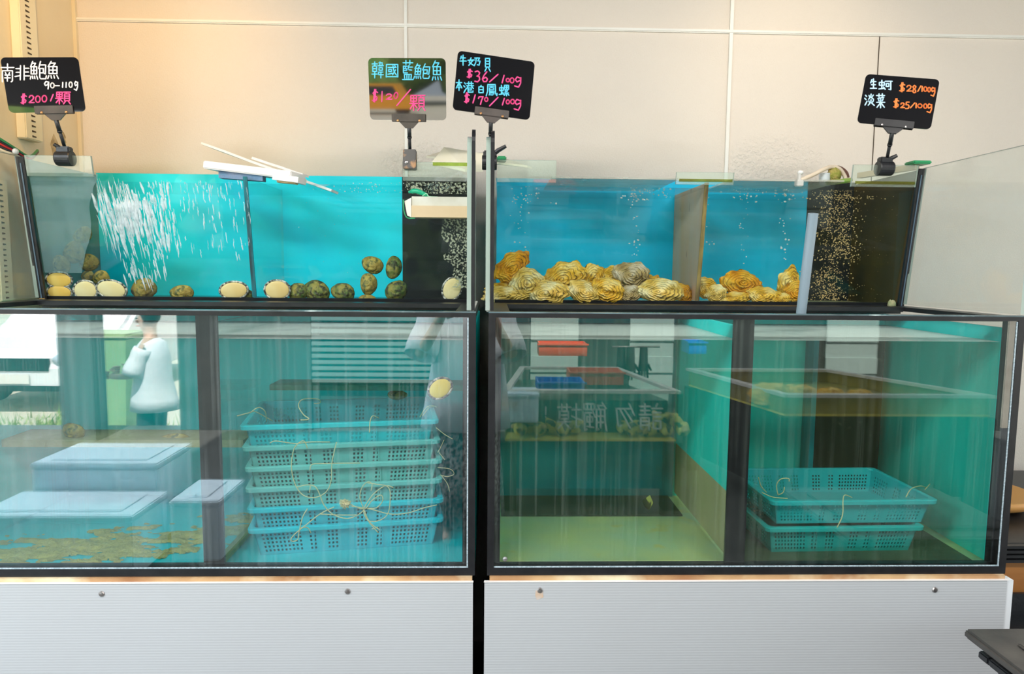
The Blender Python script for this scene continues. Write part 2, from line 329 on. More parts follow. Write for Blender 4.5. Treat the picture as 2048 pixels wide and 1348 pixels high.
GL = {
 'nan': "0,2 10,2|5,0 5,3.6|1,10 1,3.8 9,3.8 9,9.4 8,10|3.4,4.8 4,5.8|6.6,4.8 6,5.8|3,6.2 7,6.2|2.8,7.8 7.2,7.8|5,6.2 5,9.6",
 'fei': "3.8,0.5 3.6,10|0.8,2.5 3.7,2.5|1,5 3.7,5|0.3,7.8 3.7,7.2|6.2,0.5 6.2,10|6.2,2.3 9.4,2.3|6.2,4.8 9.2,4.8|6.2,7.4 9.8,7.4",
 'yu': FISH,
 'bao': squeeze(FISH, -0.4, 5) + '|' + squeeze("3,0 0.8,4|2.6,2 9,2 8.6,7 7.4,6.8|2,4 6.4,4 6.4,6.4 2,6.4|2,4 2,8.8 3,9.6 9,9.6 9.6,8", 4.8, 10.2),
 'han': "0.2,1.2 4.8,1.2|2.5,0 2.5,2.6|0.8,2.6 4.2,2.6 4.2,6 0.8,6 0.8,2.6|0.8,4.3 4.2,4.3|0,7.6 5,7.6|2.5,6 2.5,10|6.2,0.6 9,0.6 9,2.2|5.4,2.4 10,2.4|7,0 6.8,2.4|6.2,3.6 9.2,3.6 9.2,5.2 6.2,5.2 6.2,3.6|5.6,6.4 9.6,6.4|6,6.4 6,8 10,8|7.8,6.4 7.8,10",
 'guo': "0.8,0.8 0.6,10|0.8,0.8 9.2,0.8 9.2,10|0.6,9.8 9.2,9.8|2,3 8,3|2.4,4.4 4.6,4.4 4.6,6 2.4,6 2.4,4.4|2,8 5,7.4|5.6,1.8 6.4,6 8.2,8.6|7.6,4.8 5.4,8.4|6.8,1.6 7.6,2.4",
 'lan': "0.6,1.2 9.4,1.2|3.2,0 3.2,2.2|6.8,0 6.8,2.2|1,3 1,6.4 4.6,6.4|1,3 4.4,3|1.4,4.2 3.8,4.2 3.8,5.2 1.4,5.2|2.8,3 2.8,4.2|6,2.6 5.2,4.4|5.8,3.4 9.2,3.4|6,4.8 8.4,5|1.8,7.2 8.2,7.2 7.8,9.6|1.8,7.2 2.2,9.6|4,7.2 4.1,9.6|6,7.2 5.9,9.6|0.2,9.8 9.8,9.8",
 'ke': "0.6,0.6 4.4,0.6 4.4,4.2 0.6,4.2 0.6,0.6|0.6,2.4 4.4,2.4|2.5,0.6 2.5,10|0,5.6 5,5.6|2.4,5.8 0.2,9|2.6,5.8 4.8,8.4|5.4,0.6 10,0.6|7.6,0.6 7.2,2|6,2 9.4,2 9.4,7.4 6,7.4 6,2|6,3.8 9.4,3.8|6,5.6 9.4,5.6|7,7.6 5.4,10|8.4,7.6 10,10",
 'niu': "2.6,0.8 1.2,3.6|2,2.6 8.4,2.6|0.4,5.8 9.6,5.8|5,0 5,10",
 'nai': "2.4,0.6 1,6 4.4,9.4|4.2,3 0.6,9.4|0,3.6 5,3.2|5.4,1 9.2,1 7.8,4.4 9.6,4.6 8.8,9.4 7.4,8.8|6.6,1 6.2,6 5,9.8",
 'bei': "2,0.4 8,0.4 8,6.8 2,6.8 2,0.4|2,2.5 8,2.5|2,4.6 8,4.6|3.8,7.2 1.2,10|6.2,7.2 9,10",
 'ben': "0.6,2.6 9.4,2.6|5,0 5,10|4.8,2.8 0.4,7.8|5.2,2.8 9.6,7.8|3.2,7.4 6.8,7.4",
 'gang': WATER3 + "|3.4,1.6 9.6,1.6|5.2,0 5.2,3.6|7.8,0 7.8,3.6|3,3.6 10,3.6|4.8,3.8 3,6.4|7.8,3.8 9.8,6|4.6,5.6 7.8,5.6 7.8,7.4 4.6,7.4|4.6,5.6 4.6,9.4 9.4,9.4 9.4,8.2",
 'bai': "5.2,0 4,2|1.4,2 8.6,2 8.6,9.8 1.4,9.8 1.4,2|1.4,5.8 8.6,5.8",
 'feng': "1.6,0.6 1.4,6 0.2,10|1.6,0.6 8.4,0.6 8.6,8 9.8,9.8 10,8|3,2 7,2|5,2 4.6,3|3.2,3.2 6.8,3.2 6.8,5 3.2,5 3.2,3.2|3.2,5 3.2,6.4 7.4,6.4 7,8.6|3.2,7.4 7.2,7.4|2.8,9.4 3.2,8.4|4.4,8.6 4.6,9.4|5.8,8.6 6,9.4",
 'luo': SNAIL + "|5.4,0.4 9.6,0.4 9.6,4 5.4,4 5.4,0.4|5.4,2.2 9.6,2.2|7.5,0.4 7.5,4|7.4,4.2 5.8,5.6 8,6.2|8.6,4.8 5.6,7.4 9.4,7.4|7.5,7.4 7.5,10|6.2,8.2 5.2,9.6|8.6,8.2 9.8,9.6",
 'sheng': "2.8,0.8 1,4|2.2,2.8 8.8,2.8|2,6 8.2,6|0.4,9.6 9.6,9.6|5.2,0 5.2,9.6",
 'e': SNAIL + "|5,1.4 10,1.4|9,1.4 9,9.4 7.6,9|5.6,3.6 7.6,3.6 7.6,6.4 5.6,6.4 5.6,3.6",
 'dan': WATER3 + "|6.4,0 6.2,2 4,4.6|6.4,2.4 9,4.6|4.4,1 5,2.2|8.6,0.8 7.6,2.2|6.4,5 6.2,7 3.6,10|6.4,7.2 9.6,10|4.2,6 4.8,7.2|8.8,5.8 7.8,7.2",
 'cai': "0.6,1.2 9.4,1.2|3.2,0 3.2,2.2|6.8,0 6.8,2.2|8.4,2.6 2,3.4|2.6,4 3.2,5|5,3.8 5.2,4.8|7.8,3.6 6.8,5|0.6,6.2 9.4,6.2|5,5 5,10|4.8,6.4 1,9.6|5.2,6.4 9,9.6",
 'qing': "2.2,0 2.8,1|0.2,1.8 4.6,1.8|0.8,3.4 4,3.4|0.8,5 4,5|0.8,6.6 4,6.6 4,9.6 0.8,9.6 0.8,6.6|5.4,1 9.8,1|5.6,2.6 9.4,2.6|5,4.2 10,4.2|7.6,0 7.6,4.2|5.8,10 5.8,5.4 9.4,5.4 9.4,9.6 8.6,9.8|5.8,6.8 9.4,6.8|5.8,8.2 9.4,8.2",
 'wu': "3,0 0.6,4.6|2.6,2 8.8,2 8,9 6.4,8.6|5,2.4 1.6,7|7,2.4 2.6,9.6",
 'chu': "2,0 0.4,2|1.8,1 4,1 3.2,2.4|1,2.4 0.8,7 0,10|1,2.4 4.4,2.4 4.4,9.8 3.6,9.4|1,4.8 4.4,4.8|1,7 4.4,7|2.7,2.4 2.7,9|5.4,0.4 9.8,0.4 9.8,2.4 5.4,2.4 5.4,0.4|6.8,0.4 6.8,2.4|8.4,0.4 8.4,2.4|6.2,2.8 5.2,5|6,3.6 9.8,3.6 9.6,9.8 8.6,9.4|6.2,5 8.6,5 8.6,6.8 6.2,6.8 6.2,5|7.4,4.2 7.4,8.6|5.8,8.8 8.8,8.4",
 'mo': "0.4,2.4 4,2.4|2.3,0 2.3,9.4 1.2,9|0.2,6.6 4.2,5|4.6,1.4 10,1.4|6.2,0.2 6.2,2.4|8.4,0.2 8.4,2.4|5.6,3 9.2,3 9.2,6 5.6,6 5.6,3|5.6,4.5 9.2,4.5|4.6,7.2 10,7.2|7.3,6 6.8,8 4.8,10|7.6,7.4 9.8,10",
 '0': ell(5, 5, 4.6, 5), '1': "6,0 4.4,10", '2': "0.8,2.6 2.4,0.4 6,0 8.8,2 7.6,5 0.6,9.6 9.6,9.4",
 '3': "1.2,0.8 5,0 8.6,1.6 7,4 4,4.8 8,5.4 8.6,8 5,10 0.6,9.4", '5': "8.8,0.4 3,0.4 2,4.2 6,3.8 9,6.2 7,9.4 1,9.6",
 '6': "7.6,0 3.6,3.4 1.2,7.2 3,9.8 7,9.6 8.4,7 6,5.4 1.8,7", '7': "0.8,2.6 2,0.6 9.2,0.4 6.4,5 4.4,10",
 '8': "8.6,1.6 5,0 1.8,2 3.6,4.4 7.6,6.6 8,9 4.6,10 1.4,8.4 3,5.6 7.4,3.6 8.6,1.6", '9': "8.6,1 4,0 1,3 3,5.6 7,4.4 8.8,0.8 8.4,5 7.6,10",
 '$': "8.6,2.4 5,1.2 1.6,3 4.4,4.8 8,6.4 7,8.6 1,8.8|6,0 4.4,10|4.2,0 2.8,9.6", '/': "9.4,0 0.6,10", '-': "0,5 10,5",
 'g': "7.6,1.2 4,0 1.6,2.4 3.6,4.8 8,3.2 8.4,0.8 8.2,6 5.6,9.8 0.8,8.6", '!': "5,0 5.6,6.6|5.4,9.2 5.2,9.8",
}
def write(mb, ch, box, P, width, flip=False, slant=0.0, dy=0.0):
    """marker strokes of one character, P(px,py) -> local point, strokes lie on local plane y=dy facing -y"""
    x0, x1, y0, y1 = box
    for si, st in enumerate(GL[ch].split('|')):
        pts = []
        for q in st.split():
            a, b = (float(v) / 10 for v in q.split(','))
            if flip: a = 1 - a
            a += slant * (0.5 - b)
            p = P(x0 + a * (x1 - x0), y0 + b * (y1 - y0)); pts.append((p.x, p.z))
        w = width / 2; d = dy - 0.0004 * (1 + si % 4)
        for i, (x, z) in enumerate(pts):
            n = 10
            vs_ = [mb.bm.verts.new((x + w * math.cos(2 * math.pi * k / n), d, z + w * math.sin(2 * math.pi * k / n))) for k in range(n)]
            mb.bm.faces.new(vs_)
            if i:
                x2, z2 = pts[i - 1]; dx, dz = x - x2, z - z2; l = math.hypot(dx, dz)
                if l > 1e-7:
                    ox, oz = -dz / l * w, dx / l * w
                    mb.bm.faces.new([mb.bm.verts.new(v) for v in ((x + ox, d, z + oz), (x - ox, d, z - oz), (x2 - ox, d, z2 - oz), (x2 + ox, d, z2 + oz))])

# ------------------------------------------------------------------ the room
XL = -1.447
struct(MB().box(-3.2, 4.2, 2.55, 2.65, 0, 2.7).build('wall_back', WALL))
struct(MB().box(XL - 0.12, XL, 1.9, 2.55, 0, 2.7).build('wall_left', LWALL))
FLOORM = mat('concrete_floor', (0.13, 0.135, 0.13), 0.35, c2=(0.08, 0.085, 0.08), scale=3, bump=0.05)
struct(MB().box(-4.5, 5, -3.0, 2.65, -0.5, 0).build('floor', FLOORM))
CEIL = mat('dark_ceiling', (0.045, 0.042, 0.04), 0.8, c2=(0.06, 0.055, 0.05), scale=2)
struct(MB().box(-3.2, 4.5, 0.9, 2.65, 2.7, 2.8).box(-2.15, 4.5, -1.0, 0.9, 2.7, 2.8).build('ceiling', CEIL))
struct(MB().box(-2.15, 4.5, -1.12, -1.0, 2.15, 2.8).build('trim_1', CEIL))
# joints of the wall boards: cover strips and one open seam
t_ = MB(); t_.box(XL, 4.0, 2.544, 2.55, 2.254, 2.266); t_.box(XL, 4.0, 2.541, 2.545, 2.257, 2.263)
struct(t_.build('trim_2', TRIMM))
struct(MB().box(-0.313, -0.303, 2.543, 2.55, 0.2, 2.7).build('trim_3', TRIMM))
struct(MB().box(0.833, 0.845, 2.543, 2.55, 0.2, 2.7).build('trim_4', TRIMM))
struct(MB().box(1.3725, 1.3755, 2.5485, 2.5495, 0.3, 2.254).build('trim_5', SLOT))
struct(MB().box(XL, XL + 0.012, 2.538, 2.55, 0, 2.7).build('trim_6', LWALL))

# slotted cable duct on the side wall
def dy_(px, py): return (XL + 0.03) / at(px, py, 1.0).x
def duct(label, z0, z1, y0, y1, cover):
    t = thing('cable_duct', label, 'cable duct', (XL, y0, z0))
    MB().box(XL, XL + 0.03, y0, y1, z0, z1, bevel=0.003).build('duct_body', DUCT, t)
    m = MB(); n = int((z1 - z0) / 0.0155); yc = y0 + (y1 - y0) * 0.45; w = (y1 - y0) * 0.11
    for i in range(n):
        z = z0 + 0.008 + i * 0.0155
        m.prism([(-w, 0.0), (-w, 0.006), (w, 0.0045), (w, 0.0015)], 0.0012, T(XL + 0.0312, yc, z) @ RZ(math.pi / 2))
    m.build('slots', SLOT, t)
duct('cream slotted cable duct running up the side wall beside the black price sign', 1.80, 2.70, dy_(46, 150), dy_(80, 150), 0)
duct('short slotted cable duct seen through the clear guard pane', 1.31, 1.66, dy_(-4, 480), dy_(22, 480), 0)
# broken paint by the duct end
random.seed(4)
m = MB()
for (cx, cz, r) in ((-0.035, 0, 0.03), (0.03, -0.012, 0.022), (0.01, 0.04, 0.018)):
    poly = [(cx + r * random.uniform(0.5, 1.2) * math.cos(a), cz + 1.5 * r * random.uniform(0.5, 1.2) * math.sin(a)) for a in [2 * math.pi * k / 11 for k in range(11)]]
    m.prism(poly, 0.002, T(XL + 0.001, 2.44, 1.80) @ RZ(math.pi / 2))
struct(m.build('trim_7', PLASTER))
# cables
t = thing('cable_bundle', 'bundle of black, red and green cables hanging at the side wall', 'cables', at(0, 285, 2.05))
for i, (c, off) in enumerate((((0.01, 0.01, 0.012), 0), ((0.45, 0.02, 0.02), 5), ((0.02, 0.2, 0.06), -5), ((0.015, 0.015, 0.02), 10), ((0.7, 0.62, 0.45), 16))):
    m = MB().tube(spline([at(-45, 255 + off, 2.02), at(0, 283 + off, 2.05), at(30, 300 + off * 0.6, 2.08), at(58, 315 + off * 0.4, 2.12), at(75, 302 + off * 0.2, 2.18)]), 0.0042, 6)
    m.build('cable', mat('cable_%d' % i, c, 0.4), t, smooth=True)
p = at(31, 303, 2.07); MB().ball(p, 0.009, 0.8, 1.2, 1).build('cable_tie', WHITE, t, smooth=True)

# ------------------------------------------------------------------ lower tanks
def lower_tank(name, label, x0, x1, xp, glassm, backm, floorm, part_low, loc_label):
    z0, z1, yf, yb = 0.695, 1.318, GY, 2.16
    t = thing(name, label, 'fish tank', ((x0 + x1) / 2, (yf + yb) / 2, z0))
    MB().box(x0 + 0.002, x1 - 0.002, yf, yf + 0.010, z0 + 0.002, z1 - 0.002).build('front_pane', glassm, t)
    fr = MB(); w = 0.016
    fr.box(x0, x1, yf - 0.003, yf - 0.0005, z0, z0 + 0.018); fr.box(x0, x1, yf - 0.003, yf - 0.0005, z1 - 0.010, z1)
    fr.box(x0, x0 + w, yf - 0.003, yf - 0.0005, z0 + 0.018, z1 - 0.010); fr.box(x1 - w, x1, yf - 0.003, yf - 0.0005, z0 + 0.018, z1 - 0.010)
    fr.build('frame', BLACK, t)
    fr = MB()                                                    # bearers and posts inside the glass
    fr.box(x0, x1, yf + 0.011, yf + 0.030, z0, z0 + 0.020); fr.box(x0 + 0.0, x0 + 0.03, yf + 0.011, yf + 0.03, z0, z1 - 0.012); fr.box(x1 - 0.03, x1, yf + 0.011, yf + 0.03, z0, z1 - 0.012)
    fr.build('inner_frame', BLACK, t)
    MB().box(xp - 0.024, xp + 0.024, yf + 0.011, yf + 0.020, z0 + 0.02, z1 - 0.012).build('centre_post', BLACK, t)
    rim = MB(); rim.box(x0, x1, yf + 0.011, yf + 0.05, z1 - 0.012, z1); rim.box(x0, x1, 2.0, 2.083, z1 - 0.012, z1); rim.box(x0, x0 + 0.05, yf + 0.05, 2.0, z1 - 0.012, z1); rim.box(x1 - 0.05, x1, yf + 0.05, 2.0, z1 - 0.012, z1)
    rim.build('top_rim', BLACK, t)
    MB().box(x0, x1, yf - 0.002, yf + 0.012, z1, z1 + 0.003).build('glass_edge', mat('wet_glass_edge', (0.16, 0.24, 0.26), 0.2, c2=(0.05, 0.07, 0.08), scale=9, c3=(0.5, 0.6, 0.6), s3=14, lo3=0.6, hi3=0.68), t)
    if part_low is not None:
        MB().box(xp - 0.004, xp + 0.004, yf + 0.021, yb - 0.002, 0.875, z1 - 0.030).build('partition', TEALG, t)
        MB().box(xp - 0.004, xp + 0.004, yf + 0.031, yb - 0.002, z0 + 0.02, 0.875).build('partition_board', TANP, t)
    else:
        MB().box(xp - 0.004, xp + 0.004, yf + 0.021, yb - 0.002, z0 + 0.025, z1 - 0.030).build('partition', INNERG, t)
        MB().box(xp - 0.006, xp + 0.014, yf + 0.031, yb - 0.002, z0 + 0.0125, z0 + 0.025).build('partition_seam', mat('green_seam', (0.16, 0.30, 0.08), 0.5, c2=(0.3, 0.36, 0.1), scale=20), t)
    MB().box(x0 + 0.001, x1 - 0.001, yb, yb + 0.012, z0, 1.288).build('back_panel', backm, t)
    MB().box(x0 + 0.001, x1 - 0.001, yf + 0.031, yb - 0.001, z0 - 0.004, z0 + 0.008).build('floor_panel', floorm, t)
    for xs in (x0 + 0.001, x1 - 0.011):
        MB().box(xs, xs + 0.010, yf + 0.031, yb - 0.001, z0 + 0.009, 1.288).build('side_pane', backm, t)
    b = MB(); b.box(x0 + 0.02, x1 - 0.02, yb + 0.013, 2.50, z0 - 0.004, 1.288); b.build('rear_support', BLACKP, t)
    # seal line just inside the frame
    s_ = MB(); s_.box(x0 + w, x1 - w, yf - 0.0015, yf - 0.0002, z0 + 0.0185, z0 + 0.0215); s_.box(x1 - w - 0.0035, x1 - w - 0.0005, yf - 0.0015, yf - 0.0002, z0 + 0.0215, z1 - 0.012)
    s_.build('seal_line', SEAL, t)
    return t
LLX = (-1.325, -0.037); LRX = (-0.008, 1.246)
tl = lower_tank('lower_fish_tank', 'lower fish tank with a stack of six teal crates inside', LLX[0], LLX[1], -0.652, LOWG, TEAL, TEALF, None, 'l')
tr_ = lower_tank('lower_fish_tank', 'lower fish tank with greenish water and two sunken crates', LRX[0], LRX[1], 0.588, LOWG2, TEALG, MURK, 1, 'r')
# darker back panels and black weir box in the greenish tank
MB().box(0.02, 0.575, 2.146, 2.159, 0.704, 1.285).build('back_board', TEALD, tr_)
MB().box(1.0, 1.205, 2.10, 2.158, 0.708, 1.245).build('weir_box', BLACKP, tr_)
MB().box(0.985, 1.0, 2.10, 2.158, 0.708, 1.25).build('weir_strip', TEALD, tr_)
MB().box(0.03, 0.56, 1.97, 2.145, 0.7035, 0.708).build('dark_floor_strip', mat('dark_strip', (0.06, 0.06, 0.03), 0.7, c2=(0.03, 0.05, 0.04), scale=10), tr_)  # thin dark strip laid over the rear of the bay floor
MB().box(0.60, 1.205, 1.632, 2.145, 0.7035, 0.7042).build('floor_board', mat('dark_sludge', (0.16, 0.16, 0.09), 0.8, c2=(0.07, 0.08, 0.05), scale=6, c3=(0.34, 0.25, 0.08), s3=9), tr_)
# sandy ledge in the back of the crate tank
MB().box(-1.30, -0.665, 1.86, 1.98, 0.935, 0.955).build('sandy_ledge', mat('sandy_ledge', (0.46, 0.40, 0.20), 0.8, c2=(0.34, 0.30, 0.14), scale=14, bump=0.3), tl)
MB().box(-0.62, -0.06, 1.95, 2.05, 1.075, 1.09).build('ledge_board', mat('teal_ledge', (0.02, 0.30, 0.27), 0.5, c2=(0.10, 0.26, 0.14), scale=8), tl)
# water bodies
def water(name, label, x0, x1, y0, y1, z0, z1, m, top, group=None):
    o = MB().box(x0, x1, y0, y1, z0, z1).build(name, [m, top])
    for f in o.data.polygons:
        if f.normal.z > 0.9: f.material_index = 1
    return tag(o, label, 'water', group, 'stuff')
water('tank_water', 'clear blue-green water filling the lower tank around the crate stack', LLX[0] + 0.031, LLX[1] - 0.031, 1.631, 2.155, 0.716, 1.252, WAT_A, WTOP)
water('tank_water', 'murky green water in the lower tank with two sunken crates', LRX[0] + 0.031, LRX[1] - 0.031, 1.631, 2.14, 0.716, 1.256, WAT_B, WTOP)

# stands under the tanks
def stand(label, x0, x1, screws, rust_at, corner):
    t = thing('tank_stand', label, 'tank stand', ((x0 + x1) / 2, 2.0, 0))
    MB().box(x0, x1, 1.585, 1.597, 0.0, 0.6835).build('front_panel', PANEL, t)
    MB().box(x0 + 0.02, x1 - 0.02, 1.60, 2.48, 0.0, 0.672).build('cabinet_body', BLACKP, t)
    MB().box(x0 - 0.001, x1 + 0.001, 1.583, 1.590, 0.684, 0.6857).build('top_edging', mat('edging_white', (0.88, 0.84, 0.82), 0.4), t)
    MB().box(x0 + 0.012, x1 - 0.002, 1.5905, 2.47, 0.6845, 0.6945).build('top_frame', RUST, t)
    for i, (px, py) in enumerate(screws):
        p = at(px, py, 1.584)
        s_ = MB(); s_.lathe([(0.0068, 0), (0.0068, 0.001), (0.0052, 0.003), (0.0016, 0.0036)], 14, T(p.x, 1.585, p.z) @ RX(math.pi / 2)); 
        s_.box(-0.003, 0.003, -0.0042, -0.0035, -0.0006, 0.0006, T(p.x, 1.585, p.z) @ RY(0.5)); s_.build('screw', STEEL, t)
    if rust_at:
        p = at(*rust_at, 1.584); q = MB().prism([(-0.009, 0.012), (0.008, 0.014), (0.009, -0.005), (0.002, -0.008), (-0.006, -0.012), (-0.01, 0)], 0.0004, T(p.x, 1.5845, p.z))
        q.build('rust_stain', mat('rust_stain', (0.66, 0.44, 0.28), 0.7, c2=(0.62, 0.55, 0.5), scale=50), t)
    if corner:
        MB().box(x1 + 0.0015, x1 + 0.018, 1.588, 1.612, 0.0, 0.683).box(x1 + 0.0015, x1 + 0.006, 1.613, 2.40, 0.0, 0.68).build('corner_angle', mat('angle_white', (0.80, 0.82, 0.84), 0.4), t)
    return t
stand('grey ribbed stand panel under the crate tank', -1.33, -0.041, [(203, 1188), (695, 1183)], None, False)
stand('grey ribbed stand panel under the greenish tank, with a rust stain below one screw', -0.014, 1.243, [(1080, 1181), (1870, 1180)], (1079, 1191), True)

# ------------------------------------------------------------------ upper tanks
ZB, ZT = 1.2965, 1.678
LEAN = -0.155
def yfr(z): return 2.10 + (z - 1.318) * LEAN
def slab(x0, x1, z0, z1, off, th):               # sheet parallel to the leaning front glass
    return [(x0, yfr(z0) + off, z0), (x1, yfr(z0) + off, z0), (x1, yfr(z0) + off + th, z0), (x0, yfr(z0) + off + th, z0),
            (x0, yfr(z1) + off, z1), (x1, yfr(z1) + off, z1), (x1, yfr(z1) + off + th, z1), (x0, yfr(z1) + off + th, z1)]
def guard(t, x, s):                              # clear side pane reaching forward over the lower tank; s = side of its black edge trim
    pts = [(1.615, 1.3225), (1.615, 1.685)] + [(1.65 - 0.035 * math.cos(a), 1.685 + 0.035 * math.sin(a)) for a in [math.pi / 2 * k / 6 for k in range(1, 7)]] + [(2.032, 1.72), (2.088, 1.3225)]
    m = MB(); m.prism(pts, 0.010, T(x + 0.010, 0, 0) @ RZ(math.pi / 2))
    o = m.build('side_guard', [SIDEG, EDGE], t)
    for f in o.data.polygons:
        if abs(f.normal.x) < 0.5: f.material_index = 1
    return o
def trim_strip(parent, xc, w, h0, h1):
    pts = [(1.613, h0), (1.613, h1 - 0.03)] + [(1.643 - 0.03 * math.cos(a), h1 - 0.03 + 0.03 * math.sin(a)) for a in [math.pi / 2 * k / 5 for k in range(1, 6)]]
    inner = [(y + 0.012, z - 0.010 if z > h1 - 0.03 else z) for y, z in pts]
    m = MB()
    for (a, b, c, d) in zip(pts, pts[1:], inner[1:], inner):
        m.hexa([(xc, a[0], a[1]), (xc + w, a[0], a[1]), (xc + w, d[0], d[1]), (xc, d[0], d[1]), (xc, b[0], b[1]), (xc + w, b[0], b[1]), (xc + w, c[0], c[1]), (xc, c[0], c[1])])
    m.build('edge_trim', BLACK, parent)
def upper_tank(label, x0, x1):
    t = thing('upper_fish_tank', label, 'fish tank', ((x0 + x1) / 2, 2.28, ZB))
    MB().hexa(slab(x0 + 0.006, x1 - 0.006, ZB + 0.002, ZT, 0, 0.008)).build('front_pane', PANE, t)
    MB().box(x0 + 0.004, x1 - 0.004, 2.092, 2.5, ZB - 0.0035, ZB + 0.012).build('base_panel', BLACK, t)
    MB().hexa(slab(x0 + 0.008, x1 - 0.008, ZB + 0.013, ZB + 0.030, 0.009, 0.006)).build('base_strip', BLACK, t)
    return t
UL = (-1.325, -0.06); UR = (0.0, 1.246)
ul = upper_tank('upper fish tank holding abalones, with falling water behind its glass', *UL)
ur = upper_tank('upper fish tank holding yellow oysters', *UR)
def upper_inside(t, x0, x1, segs, xp, yb, partm, fl):
    for nm, a, b, m in segs: MB().box(a, b, yb, yb + 0.01, ZB + 0.013, 1.722).build(nm, m, t)
    MB().box(x0 + 0.012, x1 - 0.012, 2.125, yb - 0.001, ZB + 0.013, ZB + 0.022).build('floor_panel', fl, t)
    MB().hexa([(xp - 0.004, yfr(ZB) + 0.017, ZB + 0.03), (xp + 0.004, yfr(ZB) + 0.017, ZB + 0.03), (xp + 0.004, yb - 0.001, ZB + 0.03), (xp - 0.004, yb - 0.001, ZB + 0.03),
               (xp - 0.004, yfr(ZT) + 0.010, ZT - 0.006), (xp + 0.004, yfr(ZT) + 0.010, ZT - 0.006), (xp + 0.004, yb - 0.001, ZT - 0.006), (xp - 0.004, yb - 0.001, ZT - 0.006)]).build('partition', partm, t)
YB = 2.40
upper_inside(ul, *UL, [('back_panel', UL[0] + 0.01, -0.305, BLUE), ('weir_panel', -0.305, UL[1] - 0.004, BLACKG)], -0.708, YB, INNERG, BLACKP)
upper_inside(ur, *UR, [('back_panel', 0.012, 1.075, BLUE2), ('weir_panel', 1.075, UR[1] - 0.004, BLACKP)], 0.622, YB, STAIN, MURK)
# black seams of the partition front edges
for t, xp in ((ul, -0.708), (ur, 0.622)):
    MB().hexa(slab(xp - 0.006, xp + 0.006, ZB + 0.031, ZT - 0.004, 0.009, 0.004)).build('partition_edge', mat('seam_dark', (0.02, 0.05, 0.06), 0.4, c2=(0.01, 0.2, 0.24), scale=40, stretch=(1, 1, 0.05)) if xp < 0 else mat('seam_brown', (0.06, 0.04, 0.02), 0.4, c2=(0.40, 0.28, 0.08), scale=60, stretch=(1, 1, 0.05)) , t)
# end walls of both tanks
def end_wall(t, x, m):
    MB().hexa([(x, yfr(ZB) + 0.016, ZB + 0.013), (x + 0.008, yfr(ZB) + 0.016, ZB + 0.013), (x + 0.008, YB + 0.009, ZB + 0.013), (x, YB + 0.009, ZB + 0.013),
               (x, yfr(1.715) + 0.012, 1.715), (x + 0.008, yfr(1.715) + 0.012, 1.715), (x + 0.008, YB + 0.009, 1.715), (x, YB + 0.009, 1.715)]).build('end_wall', m, t)
end_wall(ul, UL[0] + 0.001, mat('green_grey_end', (0.10, 0.26, 0.25), 0.5, c2=(0.16, 0.22, 0.12), scale=5)); end_wall(ul, UL[1] - 0.012, INNERG)
end_wall(ur, UR[0] + 0.002, INNERG); end_wall(ur, UR[1] - 0.010, BROWN)
# black corner bars in front of the outer ends
for t, x0, x1 in ((ul, UL[0] - 0.006, UL[0] + 0.016), (ur, UR[1] - 0.014, UR[1] + 0.004)):
    MB().hexa(slab(x0, x1, ZB + 0.002, 1.718, -0.010, 0.009)).build('corner_bar', BLACK, t)
    MB().hexa(slab(x1 - 0.011, x1 - 0.008, ZB + 0.01, 1.70, -0.0125, 0.002)).build('corner_bead', mat('bead_blue', (0.10, 0.16, 0.22), 0.25), t)
# front brace tabs above the glass rim
def tab(t, pa, pb, z1, green=0):
    x0, x1 = pa, pb
    o = MB().hexa(slab(x0, x1, ZT - 0.012, z1, -0.009, 0.008)).build('brace_tab', [TABG, EDGE], t)
    for f in o.data.polygons:
        if abs(f.normal.x) > 0.7: f.material_index = 1
    if green: MB().hexa(slab(x0 + (x1 - x0) * (0.45 if green > 1 else 0.05), x1 - 0.004, ZT + (0.03 if green > 1 else -0.005), z1 - 0.001 if green > 1 else ZT + 0.003, -0.0105, 0.001)).build('algae_line', glass('algae_film_%d' % len(MATS), (0.8, 0.9, 0.5), 0.02, haze=0.45 if green > 1 else 0.4, hazec=(0.34, 0.42, 0.05) if green > 1 else (0.20, 0.14, 0.04), hscale=14, hlo=0.2, hhi=0.6), t)
def tx(px, py=345): return at(px, py, 2.04).x
tab(ul, UL[0] + 0.018, tx(187), 1.722); tab(ul, tx(806), UL[1] - 0.006, 1.718, 2)
tab(ur, 0.012, tx(1112), 1.727); tab(ur, tx(1352), tx(1467), 1.70, 1); tab(ur, tx(1703), UR[1] - 0.016, 1.727, 1)
# side guards with black edge trims
g = guard(ul, -0.0585, 1); trim_strip(g, -0.048, 0.008, 1.3225, 1.735)
g = guard(ur, -0.0155, 1); trim_strip(g, -0.0050, 0.0085, 1.3225, 1.733)
g = guard(ul, -1.336, -1)
g = guard(ur, 1.236 + 0.0105, 1)
MB().box(-0.052, -0.043, 1.63, 2.09, 1.3185, 1.3222).box(-0.013, -0.004, 1.63, 2.09, 1.3185, 1.3222).build('guard_track', WHITE, ur)
# water of the upper tanks
def uwater(label, x0, x1, m, zt):
    o = MB().hexa([(x0, yfr(ZB) + 0.017, ZB + 0.0225), (x1, yfr(ZB) + 0.017, ZB + 0.0225), (x1, YB - 0.002, ZB + 0.0225), (x0, YB - 0.002, ZB + 0.0225), (x0, yfr(zt) + 0.011, zt), (x1, yfr(zt) + 0.011, zt), (x1, YB - 0.002, zt), (x0, YB - 0.002, zt)]).build('tank_water', m)
    tag(o, label, 'water', None, 'stuff')
uwater('bright blue water filling the upper abalone tank', UL[0] + 0.012, UL[1] - 0.014, WAT_U, 1.655)
uwater('slightly yellow water filling the upper oyster tank', UR[0] + 0.012, UR[1] - 0.012, WAT_V, 1.658)
